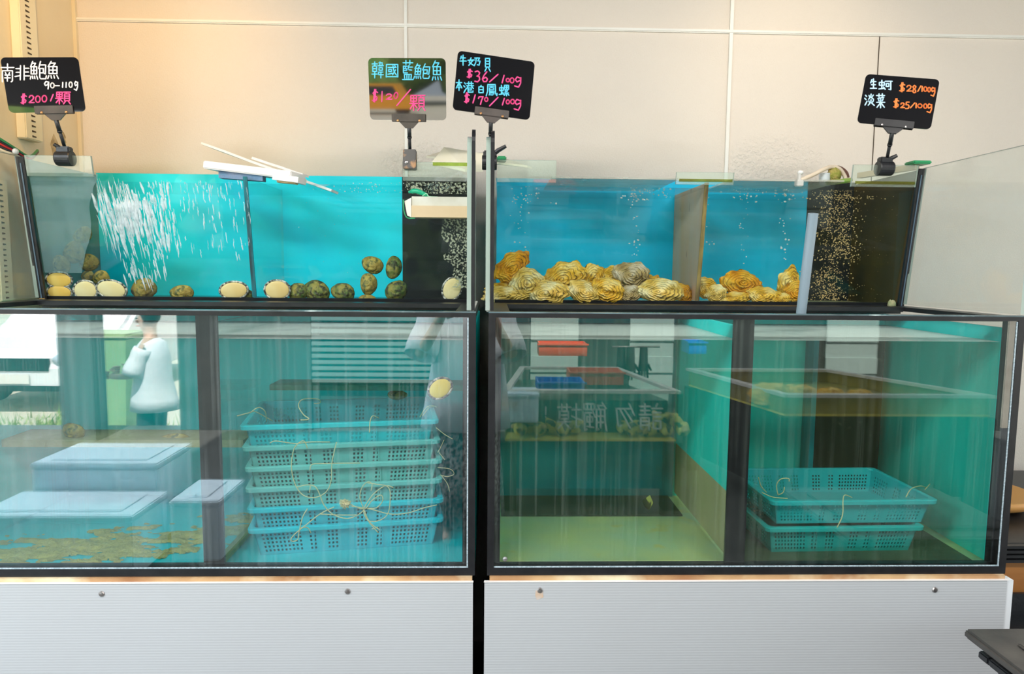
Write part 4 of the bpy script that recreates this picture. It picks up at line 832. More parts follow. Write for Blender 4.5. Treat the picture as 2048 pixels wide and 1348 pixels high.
def abalone(label, px, py, wpx, hpx, rot, Y, foot, group, shell=ABB, seed=0):
    """foot=None shows the shell's back; otherwise the sole is stuck to the glass and faces -y"""
    s = Y / FPX; a, b = wpx * s / 2, hpx * s / 2; p = at(px, py, Y); z = at(px, py, Y).z
    M = T(*p) @ RX(math.atan(LEAN) * (-1 if False else -1)) @ RY(-math.radians(rot)) if foot is not None and z > 1.3 else T(*p) @ RY(-math.radians(rot))
    t = thing('abalone', label, 'abalone', M=M, group=group)
    sg = 1 if foot is not None else -1
    m = MB(); nphi, nr = 36, 12; rows = []
    for i in range(nr + 1):
        r = i / nr; row = []
        for j in range(nphi):
            ph = 2 * math.pi * j / nphi; rip = 1 + 0.035 * math.sin(3 * ph + 11 * r + seed) + 0.04 * noise.noise(Vector((4 * r * math.cos(ph), 4 * r * math.sin(ph), seed)))
            k = 1.0 if foot is None else 1.0
            cx = 0.25 * a * (1 - r)
            row.append(m.bm.verts.new((cx + a * k * r * math.cos(ph) * rip, sg * (0.006 + min(a, b) * 0.75 * max(0, 1 - r ** 2.4) * rip), b * k * r * math.sin(ph) * rip)))
            if i == 0: break
        rows.append(row)
    for j in range(nphi): m.bm.faces.new((rows[0][0], rows[1][j], rows[1][(j + 1) % nphi]))
    for i in range(1, nr):
        for j in range(nphi): m.bm.faces.new((rows[i][j], rows[i + 1][j], rows[i + 1][(j + 1) % nphi], rows[i][(j + 1) % nphi]))
    m.bm.faces.new(rows[-1])
    m.build('shell', shell, t, smooth=True, local=True)
    if foot is not None:
        m = MB(); ring = [(a * 0.97 * math.cos(x), 0.003, b * 0.97 * math.sin(x)) for x in [2 * math.pi * k / 40 for k in range(40)]]
        m.tube(ring, 0.0032, 6, closed=True)
        m.build('mantle', MANT, t, smooth=True, local=True)
        m = MB(); m.ball((0, 0.0016, 0), 1, a * 0.90, 0.0042, b * 0.90, 28, 10); m.build('foot', foot, t, smooth=True, local=True)
    return t
GA = 'abalones in the upper tank'
def ab(label, px, py, w, h, rot, foot=None, dY=0.004, shell=ABS, seed=0):
    z = at(px, py, 2.09).z; Y = yfr(z) + 0.0125 if foot is not None else yfr(z) + dY
    abalone(label, px, py, w, h, rot, Y, foot, GA, shell, seed)
ab('orange-footed abalone, the upper of two pressed together by the black corner bar', 117, 560, 52, 32, 0, FOOTY, seed=1)
ab('orange-footed abalone, the lower of two pressed together by the black corner bar', 118, 585, 50, 30, 0, FOOTY, seed=2)
ab('cream-footed abalone on the floor beside the two orange ones', 170, 581, 48, 40, 10, FOOTP, seed=3)
ab('wide cream-footed abalone overlapping its smaller neighbour', 222, 579, 60, 38, -8, FOOTP, seed=4)
ab('brown abalone back behind the falling water', 290, 577, 52, 40, 10, None, 0.05, ABB, 5)
ab('brown and yellow abalone back alone in the middle of the blue bay', 366, 585, 48, 30, 0, None, 0.05, ABB, 6)
ab('cream-footed abalone just before the partition seam', 467, 581, 58, 36, 6, FOOTC, seed=7)
ab('small green shell wedged between abalone foot and partition seam', 497, 588, 18, 26, 80, None, 0.035, ABS, 8)
ab('cream-footed abalone just past the partition seam', 554, 580, 52, 40, 4, FOOTC, seed=9)
ab('green abalone back beside the cream foot past the seam', 598, 584, 42, 36, 15, None, 0.04, ABS, 10)
ab('dark green abalone back with a brown edge, middle of three low ones', 634, 582, 54, 42, -14, None, 0.045, ABS, 11)
ab('olive abalone back alone before the clustered shells', 687, 584, 48, 36, -12, None, 0.05, ABS, 12)
ab('highest abalone of the cluster climbing the back wall', 746, 530, 44, 34, -20, None, 0.09, ABB, 13)
ab('upright abalone at the top of the cluster beside the black panel', 788, 535, 46, 32, 80, None, 0.08, ABS, 14)
ab('round abalone in the middle of the climbing cluster', 738, 568, 34, 44, 0, None, 0.06, ABB, 15)
ab('abalone low in the cluster, touching the black panel', 793, 582, 48, 40, 40, None, 0.05, ABS, 16)
ab('brown flat shell at the foot of the climbing cluster', 735, 596, 34, 14, 0, None, 0.04, ABB, 17)
ab('cream-footed abalone stuck on the glass of the black weir bay', 904, 578, 50, 38, 66, FOOTP, seed=18)
for i, (px, py, w, h, r) in enumerate(((168, 470, 40, 30, 30), (150, 505, 46, 40, 60), (180, 525, 40, 34, 0), (125, 530, 34, 40, 20), (205, 556, 34, 30, 0), (178, 552, 26, 22, 10))):
    ab(['brown shell highest in the fogged corner', 'big brown shell in the fogged corner', 'round brown shell under the big fogged one', 'shell against the fogged end wall', 'small shell above the wide cream foot', 'tiny shell above the smaller cream foot'][i], px, py, w, h, r, None, 0.07 + 0.02 * (i % 3), ABB, 20 + i)
ABL = 'abalones in the lower tank'
p_ = at(880, 776, GY + 0.02)
abalone('yellow-footed abalone stuck on the front glass of the lower tank above the crates', 880, 777, 52, 40, 35, GY + 0.0225, mat('abalone_foot_lemon', (0.90, 0.72, 0.10), 0.5, c2=(0.86, 0.62, 0.06), scale=16), ABL, ABB, 31)
abalone('brown shell lying on the sandy ledge before the black post', 354, 877, 58, 24, 0, 1.90, None, ABL, ABB, 32)
abalone('brown shell on the sandy ledge, well away from the black post', 150, 862, 46, 34, -15, 1.90, None, ABL, ABB, 33)
abalone('brown shell on the ledge board behind the topmost crate', 795, 789, 40, 20, 0, 2.0, None, ABL, ABB, 34)

# sediment on the floor of the crate tank
random.seed(2)
m = MB(); nx, ny = 170, 110; X0, X1, Y0, Y1 = -1.28, -0.664, 1.634, 2.10; vs_ = {}
def hgt(x, y):
    n = noise.fractal(Vector((x * 13, y * 26, 3.3)), 0.8, 2.1, 6)
    band = -abs((y - 1.655 - (x + 1.3) * 0.33)) * 5.2 + 0.42
    return n * 0.9 + band
for i in range(nx):
    for j in range(ny):
        c = [(X0 + (X1 - X0) * (i + a) / nx, Y0 + (Y1 - Y0) * (j + b) / ny) for a, b in ((0, 0), (1, 0), (1, 1), (0, 1))]
        if sum(hgt(*q) for q in c) / 4 > 0.0:
            f = []
            for a, b in ((0, 0), (1, 0), (1, 1), (0, 1)):
                k = (i + a, j + b)
                if k not in vs_:
                    x, y = X0 + (X1 - X0) * k[0] / nx, Y0 + (Y1 - Y0) * k[1] / ny
                    vs_[k] = m.bm.verts.new((x, y, 0.7035 + 0.012 * max(0, min(0.6, hgt(x, y))) + 0.004 * abs(noise.noise(Vector((x * 60, y * 60, 0))))))
                f.append(vs_[k])
            m.bm.faces.new(f)
tag(m.build('sediment', mat('brown_sediment', (0.92, 0.60, 0.14), 0.9, c2=(0.66, 0.44, 0.10), scale=40, bump=0.6, c3=(0.80, 0.60, 0.22), s3=25), smooth=True), 'patches of brown sediment on the tank floor beside the crate bay', 'sediment', None, 'stuff')

# ------------------------------------------------------------------ price signs
PINK, CYAN, WHT, ORG = (mat('chalk_' + n, c, 0.6, spec=0.1) for n, c in (('pink', (1.0, 0.10, 0.32)), ('cyan', (0.14, 0.66, 0.92)), ('white', (0.95, 0.95, 0.97)), ('orange', (1.0, 0.26, 0.07))))
BOARD = mat('gloss_black_board', (0.008, 0.008, 0.010), 0.03, spec=0.8)
next(n for n in BOARD.node_tree.nodes if n.type == 'BSDF_PRINCIPLED').inputs['IOR'].default_value = 1.75
CLIPM = mat('dark_clip', (0.055, 0.042, 0.036), 0.35, c2=(0.09, 0.07, 0.06), scale=30)
RIVET = mat('copper_rivet', (0.55, 0.28, 0.12), 0.35, metal=0.8)
def rodm(w):
    w = Vector(w); return Matrix.Rotation(w.length, 4, w.normalized()) if w.length > 1e-9 else Matrix.Identity(4)
CLIPB = mat('rust_spot_clip', (0.04, 0.035, 0.03), 0.4, c2=(0.40, 0.20, 0.07), scale=40, lo=0.55, hi=0.65)
def sign(label, c, w3, wd, texts, cx, stem, clampp, cm, style):
    hd = wd * 0.76; M = T(*c) @ rodm(w3); t = thing('price_sign', label, 'price sign', M=M, group='price signs clipped on the tanks')
    inv = M.inverted(); n = (M.to_3x3() @ Vector((0, 1, 0)))
    P = lambda px, py: inv @ on_plane(px, py, Vector(c), n)
    r = 0.012; pts = []
    for (x, z, a0) in ((wd / 2 - r, hd / 2 - r, 0), (-wd / 2 + r, hd / 2 - r, 90), (-wd / 2 + r, -hd / 2 + r, 180), (wd / 2 - r, -hd / 2 + r, 270)):
        for k in range(6): a = math.radians(a0 + 18 * k); pts.append((x + r * math.cos(a), z + r * math.sin(a)))
    MB().prism(pts, 0.0025).build('board', BOARD, t, local=True)
    for nm, m_, wpx, chars in texts:
        mb = MB()
        for q in chars: write(mb, q[0], q[1:5], P, wpx * M.translation.y / FPX, slant=q[5] if len(q) > 5 else 0.0, dy=-0.0006)
        mb.build(nm, m_, t, local=True)
    q = P(*cx)                                                   # holder clip on the lower edge
    cw = 0.047 if style != 3 else 0.05
    k = MB(); k.box(q.x - cw, q.x + cw, -0.006, -0.0021, -hd / 2 - 0.005, -hd / 2 + 0.016, bevel=0.001); k.box(q.x - cw, q.x + cw, 0.003, 0.007, -hd / 2 - 0.005, -hd / 2 + 0.016, bevel=0.001)
    k.prism([(q.x - 0.026, -hd / 2 - 0.0055), (q.x + 0.026, -hd / 2 - 0.0055), (q.x + 0.010, -hd / 2 - 0.022), (q.x - 0.010, -hd / 2 - 0.022)], 0.006, T(0, -0.003, 0))
    clip = k.build('clip', cm, t, local=True)
    rv = MB()
    for sx in (-0.030, 0.030): rv.ball((q.x + sx, -0.0066, -hd / 2 - 0.002), 0.0036, 1, 0.6, 1, 10, 6)
    rv.build('rivet', RIVET if cm is not BLACK else STEEL, clip, local=True)
    top = M @ Vector((q.x, 0, -hd / 2 - 0.020)); a, b = stem
    e = at(a, b, clampp[2]); d = (e - top)
    sm = MB(); sm.tube([top, top + d * 0.45], 0.0058, 12); sm.tube([top + d * 0.40, e], 0.0046, 12); sm.tube([top + d * 0.38, top + d * 0.44], 0.0066, 12)
    sm.build('stem', DARKV, t, smooth=True)
    # spring clamp gripping the glass
    cpx, cpy, Y, kind, kh = clampp; p = at(cpx, cpy, Y)
    cl = MB()
    if kind == 0:      # rounded jaw with a lever
        cl.lathe([(0.0005, -0.021), (0.020, -0.021), (0.021, -0.018), (0.021, 0.018), (0.020, 0.021), (0.0005, 0.021)], 20, T(*p) @ RY(math.pi / 2))
        cl.box(-0.018, 0.018, -0.012, 0.012, 0.008, 0.032, T(*p), bevel=0.003)
        cl.build('clamp', DARKV, t, smooth=False)
        kx, ky = kh; lv = MB(); e2 = at(kx, ky, Y - 0.01); lv.tube([p + Vector((0.004 if kx > cpx else -0.004, 0, 0.016)), (p + e2) / 2 + Vector((0, 0, 0.010)), e2], [0.006, 0.0065, 0.005], 8); lv.build('clamp_lever', DARKV, t)
    else:              # flat bulldog clamp
        cl.box(-0.0185, 0.0185, -0.016, -0.010, -0.022, 0.034, T(*p) @ RX(-0.12), bevel=0.002); cl.box(-0.0185, 0.0185, 0.008, 0.013, -0.022, 0.034, T(*p) @ RX(0.10), bevel=0.002)
        cl.tube([p + Vector((-0.018, 0, 0.016)), p + Vector((0.018, 0, 0.016))], 0.009, 10)
        cl.build('clamp', CLIPB, t)
        MB().ball(p + Vector((-0.008, -0.0165, -0.002)), 0.006, 1, 0.5, 1, 10, 6).build('clamp_rivet', STEEL, t, smooth=True)
    return t
g = lambda s_: s_
sign('black price sign by the side wall, white handwriting over a pink price of 200', (-1.2128, 1.98, 1.9009), (0.05, -0.0738, 0.2003), 0.1867, [
    ('white_lettering', WHT, 2.1, [('nan', 3, 28, 128, 164), ('fei', 30, 60, 130, 160), ('bao', 61, 93, 123, 159), ('yu', 94, 119, 123, 158), ('9', 88, 99, 163, 178), ('0', 101, 109, 166, 176), ('-', 110, 119, 167, 176), ('1', 124, 127, 165, 175), ('1', 131, 134, 165, 175), ('0', 138, 145, 164, 175), ('g', 148, 157, 163, 181)]),
    ('pink_lettering', PINK, 2.2, [('$', 41, 55, 188, 208), ('2', 58, 69, 191, 206), ('0', 71, 81, 192, 205), ('0', 84, 94, 191, 204), ('/', 101, 107, 189, 202), ('ke', 112, 141, 183, 208)])],
    (109, 220), (130, 296), (130, 317, 2.03, 0, (108, 288)), CLIPM, 0)
sign('glossy price sign mirroring the street, cyan handwriting over a pink price of 120', (-0.2355, 1.98, 1.9049), (0.13, 0.001, -0.0652), 0.2117, [
    ('cyan_lettering', CYAN, 2.2, [('han', 744, 767, 124, 156), ('guo', 771, 798, 127, 154), ('lan', 805, 827, 121, 160), ('bao', 829, 860, 128, 158, .1), ('yu', 863, 885, 122, 161)]),
    ('pink_lettering', PINK, 2.3, [('$', 744, 757, 179, 204), ('1', 762, 766, 183, 203), ('2', 772, 785, 188, 199), ('0', 788, 796, 185, 197, .2), ('/', 792, 823, 179, 211), ('ke', 820, 850, 189, 221)])],
    (818, 238), (820, 302), (820, 325, 2.036, 1, None), CLIPM, 1)
sign('tilted price sign over the gap between the tanks, four lines in cyan and pink', (0.0013, 1.98, 1.9189), (-0.1053, 0.0924, 0.1007), 0.2134, [
    ('cyan_lettering', CYAN, 2.3, [('niu', 919, 933, 111, 131), ('nai', 936, 961, 115, 132), ('bei', 968, 982, 116, 143)]), ('cyan_lettering', CYAN, 2.3, [('ben', 912, 924, 160, 181), ('gang', 927, 947, 164, 186), ('bai', 956, 968, 171, 186), ('feng', 972, 994, 168, 192), ('luo', 998, 1018, 170, 192)]),
    ('pink_lettering', PINK, 2.5, [('$', 933, 946, 139, 156), ('3', 949, 961, 142, 164), ('6', 963, 977, 144, 164), ('/', 978, 997, 149, 164), ('1', 1003, 1009, 151, 166, .5), ('0', 1012, 1019, 157, 164), ('0', 1020, 1028, 156, 166), ('g', 1028, 1044, 154, 175)]),
    ('pink_lettering', PINK, 2.5, [('$', 928, 940, 186, 206), ('1', 944, 952, 190, 206, .4), ('7', 956, 967, 193, 209), ('0', 969, 976, 195, 203), ('/', 978, 997, 195, 212), ('1', 1003, 1010, 197, 210, .4), ('0', 1012, 1019, 200, 208), ('0', 1021, 1029, 199, 208), ('g', 1027, 1044, 199, 221)])],
    (983, 231), (980, 300), (979, 325, 2.03, 0, (1012, 292)), CLIPM, 2)
sign('black price sign at the oyster tank end, two lines in pale blue and orange', (1.1295, 1.98, 1.8945), (-0.165, 0.1791, -0.3125), 0.1881, [
    ('pale_blue_lettering', mat('chalk_pale_blue', (0.55, 0.80, 1.0), 0.6, spec=0.1), 2.4, [('sheng', 1740, 1753, 158, 178), ('e', 1757, 1784, 160, 181)]), ('pale_blue_lettering', MATS['chalk_pale_blue'], 2.4, [('dan', 1729, 1749, 189, 211), ('cai', 1752, 1770, 188, 216)]),
    ('orange_lettering', ORG, 2.4, [('$', 1798, 1811, 166, 184), ('2', 1813, 1823, 171, 183), ('8', 1824, 1833, 171, 186), ('/', 1835, 1842, 172, 183), ('1', 1843, 1845, 173, 183), ('0', 1847, 1854, 174, 183), ('0', 1855, 1861, 175, 184), ('g', 1861, 1871, 175, 193)]),
    ('orange_lettering', ORG, 2.4, [('$', 1786, 1799, 198, 216), ('2', 1801, 1809, 206, 216), ('5', 1810, 1819, 204, 218), ('/', 1820, 1830, 206, 216), ('1', 1831, 1833, 207, 216), ('0', 1835, 1844, 208, 216), ('0', 1847, 1854, 208, 217), ('g', 1853, 1865, 208, 226)])],
    (1787, 252), (1773, 322), (1769, 337, 2.03, 0, (1794, 311)), BLACK, 3)

# ------------------------------------------------------------------ things on and around the upper tanks
def plank(name, label, cat, a, b, wd, th, m_, group=None, roll=0.0, taper=0.0, drop=None):
    """thin slab from a to b (points along its long axis), wd wide, th thick"""
    a, b = Vector(a), Vector(b); d = (b - a).normalized(); s = d.cross(Vector((0, 0, 1))).normalized(); u = s.cross(d)
    s, u = s * math.cos(roll) + u * math.sin(roll), u * math.cos(roll) - s * math.sin(roll)
    w0, w1 = wd / 2, wd / 2 * (1 - taper)
    P = [a - s * w0 - u * th / 2, b - s * w1 - u * th / 2, b + s * w1 - u * th / 2, a + s * w0 - u * th / 2]
    Q = [p + u * th for p in P]
    m = MB().hexa(P + Q); bmesh.ops.subdivide_edges(m.bm, edges=m.bm.edges[:], cuts=4, use_grid_fill=True)
    for v in m.bm.verts: v.co += Vector((0, 0, 1)) * 0.0016 * noise.noise(v.co * 25) + s * 0.004 * noise.noise(v.co * 18)
    return tag(m.build(name, m_), label, cat, group)
BRDW = mat('white_board', (0.90, 0.86, 0.82), 0.5, c2=(0.84, 0.78, 0.74), scale=12)
GB = 'white boards laid over the abalone tank'
plank('foam_board', 'longest thin white board, tilted highest over the abalone tank', 'board', at(414, 291, 2.30), at(670, 384, 2.09), 0.05, 0.007, BRDW, GB, 0.15, 0.3)
plank('foam_board', 'short tapering white board lying on the longest tilted one', 'board', at(512, 318, 2.22), at(612, 352, 2.13), 0.035, 0.007, BRDW, GB, 0.1, 0.2)
t = thing('foam_board', 'thick white board with torn blue underside over the partition', 'board', at(520, 340, 2.08), group=GB)
a, b = at(418, 331, 2.12), at(592, 352, 2.06)
d = (b - a).normalized(); m = MB(); m.box(0, (b - a).length, -0.03, 0.06, -0.012, 0.010, bevel=0.003)
m.build('board', BRDW, None).parent = None
o = [x for x in C.objects if x.name.startswith('board')][-1]; o.data.transform(T(*a) @ d.to_track_quat('X', 'Z').to_matrix().to_4x4()); o.data.transform(WM[t].inverted()); o.parent = t; WM[o] = WM[t]
m = MB(); a2, b2 = at(437, 346, 2.10), at(525, 352, 2.06); n = 18
lo = [a2.lerp(b2, k / n) for k in range(n + 1)]
for k in range(n):
    h0, h1 = (0.014 + 0.006 * noise.noise(Vector((k * 0.6, 0, 0))) - 0.010 * k / n, 0.014 + 0.006 * noise.noise(Vector(((k + 1) * 0.6, 0, 0))) - 0.010 * (k + 1) / n)
    p, q = lo[k], lo[k + 1]; z = Vector((0, 0, 1)); y = Vector((0, 0.03, 0))
    m.hexa([p - z * 0.014, q - z * 0.014, q - z * 0.014 + y, p - z * 0.014 + y, p + z * h0, q + z * h1, q + z * h1 + y, p + z * h0 + y])
m.build('torn_underside', mat('blue_grey_foam', (0.14, 0.25, 0.40), 0.8, c2=(0.26, 0.30, 0.42), scale=20, bump=0.4), t)
plank('foam_board', 'small white board end with a screw hole, dipping into the tank', 'board', at(553, 355, 2.055), at(604, 362, 2.04), 0.05, 0.016, BRDW, GB)
plank('wood_strip', 'pale wooden strip under the small board end at the waterline', 'strip', at(556, 363, 2.05), at(594, 367, 2.045), 0.02, 0.005, mat('pale_wood', (0.72, 0.52, 0.26), 0.7, c2=(0.6, 0.4, 0.2), scale=30))
SHB = mat('cream_board', (0.92, 0.88, 0.74), 0.5, c2=(0.88, 0.80, 0.60), scale=10)
def flat_poly(name, label, cat, pix, th, m_, group=None):
    top = [at(*q) for q in pix]; m = MB()
    A = [m.bm.verts.new(p) for p in top]; Bv = [m.bm.verts.new(p - Vector((0, 0, th))) for p in top]; n = len(A)
    m.bm.faces.new(A); m.bm.faces.new(Bv[::-1])
    for i in range(n): m.bm.faces.new((A[i], Bv[i], Bv[(i + 1) % n], A[(i + 1) % n]))
    return tag(m.build(name, m_), label, cat, group)
GC = 'cream boards bridging the two tanks'
flat_poly('cream_board', 'thin cream board with a pointed tip reaching over the weir bay', 'board', [(853, 312, 2.30), (882, 303, 2.38), (975, 306, 2.40), (1064, 334, 2.28), (1055, 331, 2.16), (980, 322, 2.10)], 0.006, SHB, GC)
flat_poly('cream_board', 'bent cream board leaning steeply behind the tank gap', 'board', [(864, 323, 2.12), (888, 294, 2.145), (932, 302, 2.145), (972, 308, 2.14), (966, 338, 2.10), (930, 338, 2.09)], 0.008, SHB, GC)
m = MB(); p = at(1003, 319, 2.12); m.box(-0.014, 0.014, -0.03, 0.03, -0.006, 0.006, T(*p), bevel=0.003); tag(m.build('plastic_block', GREENP), 'small green block lying on the cream board', 'block')
m = MB(); p = at(1838, 326, 2.06); m.box(-0.027, 0.027, -0.02, 0.03, -0.005, 0.005, T(*p), bevel=0.003); tag(m.build('plastic_block', GREENP), 'small green block on the corner of the oyster tank', 'block')
m = MB(); a, b = at(1808, 334, 2.09), at(1852, 333, 2.07); m.tube([a + Vector((-0.03, 0.2, 0.0)), a.lerp(b, 0.6)], 0.012, 4); tag(m.build('wood_strip', mat('tan_strip', (0.70, 0.50, 0.30), 0.7)), 'tan strip under the green block at the oyster tank end', 'strip')
# gutter across the weir bay
t = thing('overflow_gutter', 'cream plastic gutter across the black weir bay', 'gutter', at(875, 415, 2.03))
y0 = 1.995
a, b = at(826, 395, y0 + 0.04), at(938, 398, y0 + 0.04)
MB().box(a.x, -0.0615, y0, y0 + 0.052, a.z - 0.058, a.z - 0.026).build('channel', mat('tan_pvc', (0.70, 0.54, 0.34), 0.45, c2=(0.64, 0.48, 0.28), scale=9), t)
MB().box(a.x, -0.0615, y0 + 0.008, y0 + 0.052, a.z - 0.0255, a.z).build('cover', mat('pale_cover', (0.70, 0.70, 0.62), 0.35, c2=(0.58, 0.56, 0.46), scale=12), t)
m = MB().hexa([(a.x - 0.012, y0 + 0.002, a.z - 0.054), (a.x - 0.001, y0 + 0.002, a.z - 0.058), (a.x - 0.001, y0 + 0.05, a.z - 0.058), (a.x - 0.014, y0 + 0.05, a.z - 0.05), (a.x - 0.020, y0 + 0.004, a.z - 0.014), (a.x - 0.001, y0 + 0.004, a.z - 0.004), (a.x - 0.001, y0 + 0.05, a.z - 0.004), (a.x - 0.020, y0 + 0.05, a.z - 0.014)])
m.build('end_cap', mat('cream_cap', (0.86, 0.82, 0.70), 0.4), t)
MB().tube(spline([(a.x - 0.022, y0 - 0.001, a.z - 0.010), (a.x - 0.021, y0 - 0.001, a.z - 0.04), (a.x - 0.012, y0 - 0.001, a.z - 0.060), (a.x + 0.01, y0 - 0.001, a.z - 0.061)]), 0.0018, 6).build('green_seal', GREENP, t, smooth=True)
t = thing('green_hose', 'short green hose lying on the cream gutter', 'hose', at(835, 386, 2.03))
MB().tube(spline([at(818, 384, 2.03), at(832, 382, 2.02), at(848, 388, 2.02), at(855, 392, 2.02)]), [0.004] * 3 + [0.007] * 8 + [0.006] * 5 + [0.003] * 3, 8).build('hose_body', mat('green_hose_m', (0.01, 0.42, 0.22), 0.3), t, smooth=True)
MB().tube(spline([at(845, 392, 2.015), at(853, 387, 2.015), at(858, 393, 2.015), at(875, 394, 2.015)]), 0.0016, 6).build('hose_string', mat('pale_green', (0.3, 0.66, 0.42), 0.5), t, smooth=True)
# upright grey pipe
a, b = at(1602, 627, 1.668), at(1626.5, 427, 1.618)
t = thing('pvc_pipe', 'upright grey pipe standing in front of the oyster tank', 'pipe', a)
d = (b - a).normalized(); m = MB(); n = 24; q = d.orthogonal().normalized(); w = d.cross(q)
rings = [[m.bm.verts.new(c + (q * math.cos(2 * math.pi * k / n) + w * math.sin(2 * math.pi * k / n)) * r) for k in range(n)] for c, r in ((a, 0.0115), (b, 0.0115), (b, 0.0092), (b - d * 0.06, 0.0092))]
for A, B_ in zip(rings, rings[1:]):
    for k in range(n): m.bm.faces.new((A[k], A[(k + 1) % n], B_[(k + 1) % n], B_[k]))
m.bm.faces.new(rings[-1]); m.bm.faces.new(rings[0])
m.build('pipe_body', PVCG, t, smooth=False)
# hose and fitting behind the oyster tank
t = thing('water_hose', 'curved cream hose with a pipe stub behind the oyster tank', 'hose', at(1650, 360, 2.2))
MB().tube([at(1649, 372, 2.2), at(1649, 347, 2.2)], 0.0165, 16).build('pipe_stub', mat('pale_blue_pvc', (0.62, 0.68, 0.70), 0.4), t, smooth=True)
MB().tube(spline([at(1602, 360, 2.16), at(1625, 350, 2.17), at(1645, 340, 2.18), at(1662, 334, 2.2), at(1678, 337, 2.2), at(1688, 350, 2.2), at(1691, 358, 2.2)]), 0.0065, 8).build('hose_body', mat('cream_hose', (0.84, 0.70, 0.54), 0.5), t, smooth=True)
MB().tube(spline([at(1660, 342, 2.21), at(1676, 336, 2.22), at(1690, 345, 2.22), at(1694, 356, 2.22)]), 0.008, 8).build('dark_hose', mat('brown_hose', (0.22, 0.10, 0.07), 0.5), t, smooth=True)
lump('algae_clump', 'mossy green clump beside the pipe stub', 'moss', 1668, 351, 2.2, 0.026, mat('moss', (0.30, 0.34, 0.05), 0.9, c2=(0.62, 0.44, 0.16), scale=40, bump=0.6), (0.8, 0.8, 0.9), 3)
m = MB(); p = at(1678, 363, 2.14); m.box(-0.034, 0.034, -0.02, 0.02, -0.007, 0.006, T(*p) @ RY(-0.12), bevel=0.003); tag(m.build('plastic_block', mat('algae_green_block', (0.20, 0.40, 0.06), 0.6, c2=(0.4, 0.36, 0.1), scale=30)), 'mossy green slab lying under the cream hose', 'block')
t = thing('valve', 'small white tap on the oyster tank rim', 'valve', at(1602, 365, 2.05))
p = at(1598, 366, 2.055); MB().box(-0.010, 0.010, -0.01, 0.01, -0.010, 0.008, T(*p), bevel=0.002).tube([p, p + Vector((0, 0, 0.026))], 0.005, 8).build('valve_body', mat('grey_valve', (0.6, 0.58, 0.54), 0.4), t)
MB().ball(p + Vector((0.003, 0, 0.030)), 0.0075, 1.2, 1, 0.9, 10, 8).build('valve_knob', WHITE, t, smooth=True)
# glass lid lying on the oyster tank behind the front rim
tag(MB().box(0.17, 0.54, 2.06, 2.38, 1.6815, 1.6865).build('cover_sheet', glass('lid_glass', (0.95, 0.97, 0.95), 0.05, haze=0.35, hazec=(0.84, 0.78, 0.68), hscale=4, hlo=0.1, hhi=0.6)), 'clear cover sheet over the wide oyster bay', 'cover')
tag(MB().box(0.70, 1.03, 2.06, 2.38, 1.6815, 1.6865).build('cover_sheet', MATS['lid_glass']), 'clear cover sheet over the narrow oyster bay', 'cover')
lump('corner_growth', 'crusty green growth at the foot of the oyster tank corner', 'growth', 1783, 610, 2.09, 0.012, mat('green_crust', (0.24, 0.36, 0.16), 0.9, c2=(0.5, 0.46, 0.26), scale=80, bump=0.6), (1, 0.7, 1.4), 7)
lump('corner_growth', 'crusty brown growth at the foot of the abalone tank corner', 'growth', 84, 603, 2.085, 0.012, mat('brown_crust', (0.40, 0.28, 0.10), 0.9, c2=(0.2, 0.14, 0.06), scale=80, bump=0.6), (1.5, 0.7, 0.8), 9)
# screw in the greenish tank's glass
p = at(1010, 1118, GY - 0.004); t = MB().lathe([(0.006, 0), (0.0055, 0.0015), (0.002, 0.003)], 14, T(*p) @ RX(math.pi / 2)); tag(t.build('cap_screw', STEEL), 'round screw head in the corner of the greenish tank glass', 'screw')
tag(flat_poly('shell_scrap', 'small yellow net-like scrap on the floor of the greenish tank', 'scrap', [(1285, 1000, 1.95), (1300, 990, 1.95), (1306, 1004, 1.95), (1298, 1018, 1.95), (1290, 1012, 1.95)], 0.004, mat('yellow_scrap', (0.6, 0.55, 0.12), 0.7)))

# ------------------------------------------------------------------ beside the greenish tank
WOOD = mat('orange_wood', (0.52, 0.22, 0.06), 0.45, c2=(0.40, 0.15, 0.035), scale=3, stretch=(1, 1, 8))
t = thing('wooden_cabinet', 'orange wooden cabinet with a slatted black top beside the tank stand', 'cabinet', (1.6, 2.1, 0))
MB().box(1.285, 2.1, 1.80, 2.48, 0, 0.640).build('cabinet_body', WOOD, t)
m = MB()
for k in range(4): m.box(1.28, 2.11, 1.78, 2.49, 0.642 + k * 0.013, 0.650 + k * 0.013)
m.box(1.29, 2.10, 1.80, 2.48, 0.64, 0.69)
m.build('slatted_top', BLACK, t)
t = thing('black_box', 'black open box standing before the wooden cabinet', 'box', (1.45, 1.72, 0))
m = MB(); m.box(1.275, 1.75, 1.62, 1.78, 0.44, 0.50).box(1.275, 1.285, 1.62, 1.78, 0.50, 0.56).box(1.285, 1.75, 1.77, 1.78, 0.50, 0.56); m.box(1.30, 1.33, 1.64, 1.76, 0, 0.44); m.box(1.70, 1.73, 1.64, 1.76, 0, 0.44)
m.build('box_body', DARKV, t)
tag(MB().lathe([(0.10, 0.6925), (0.14, 0.71), (0.15, 0.735), (0.142, 0.737), (0.09, 0.70)], 28, T(1.55, 2.12, 0)).build('wooden_tray', mat('orange_tray', (0.72, 0.34, 0.10), 0.5), smooth=True), 'round orange tray on the slatted cabinet top', 'tray')
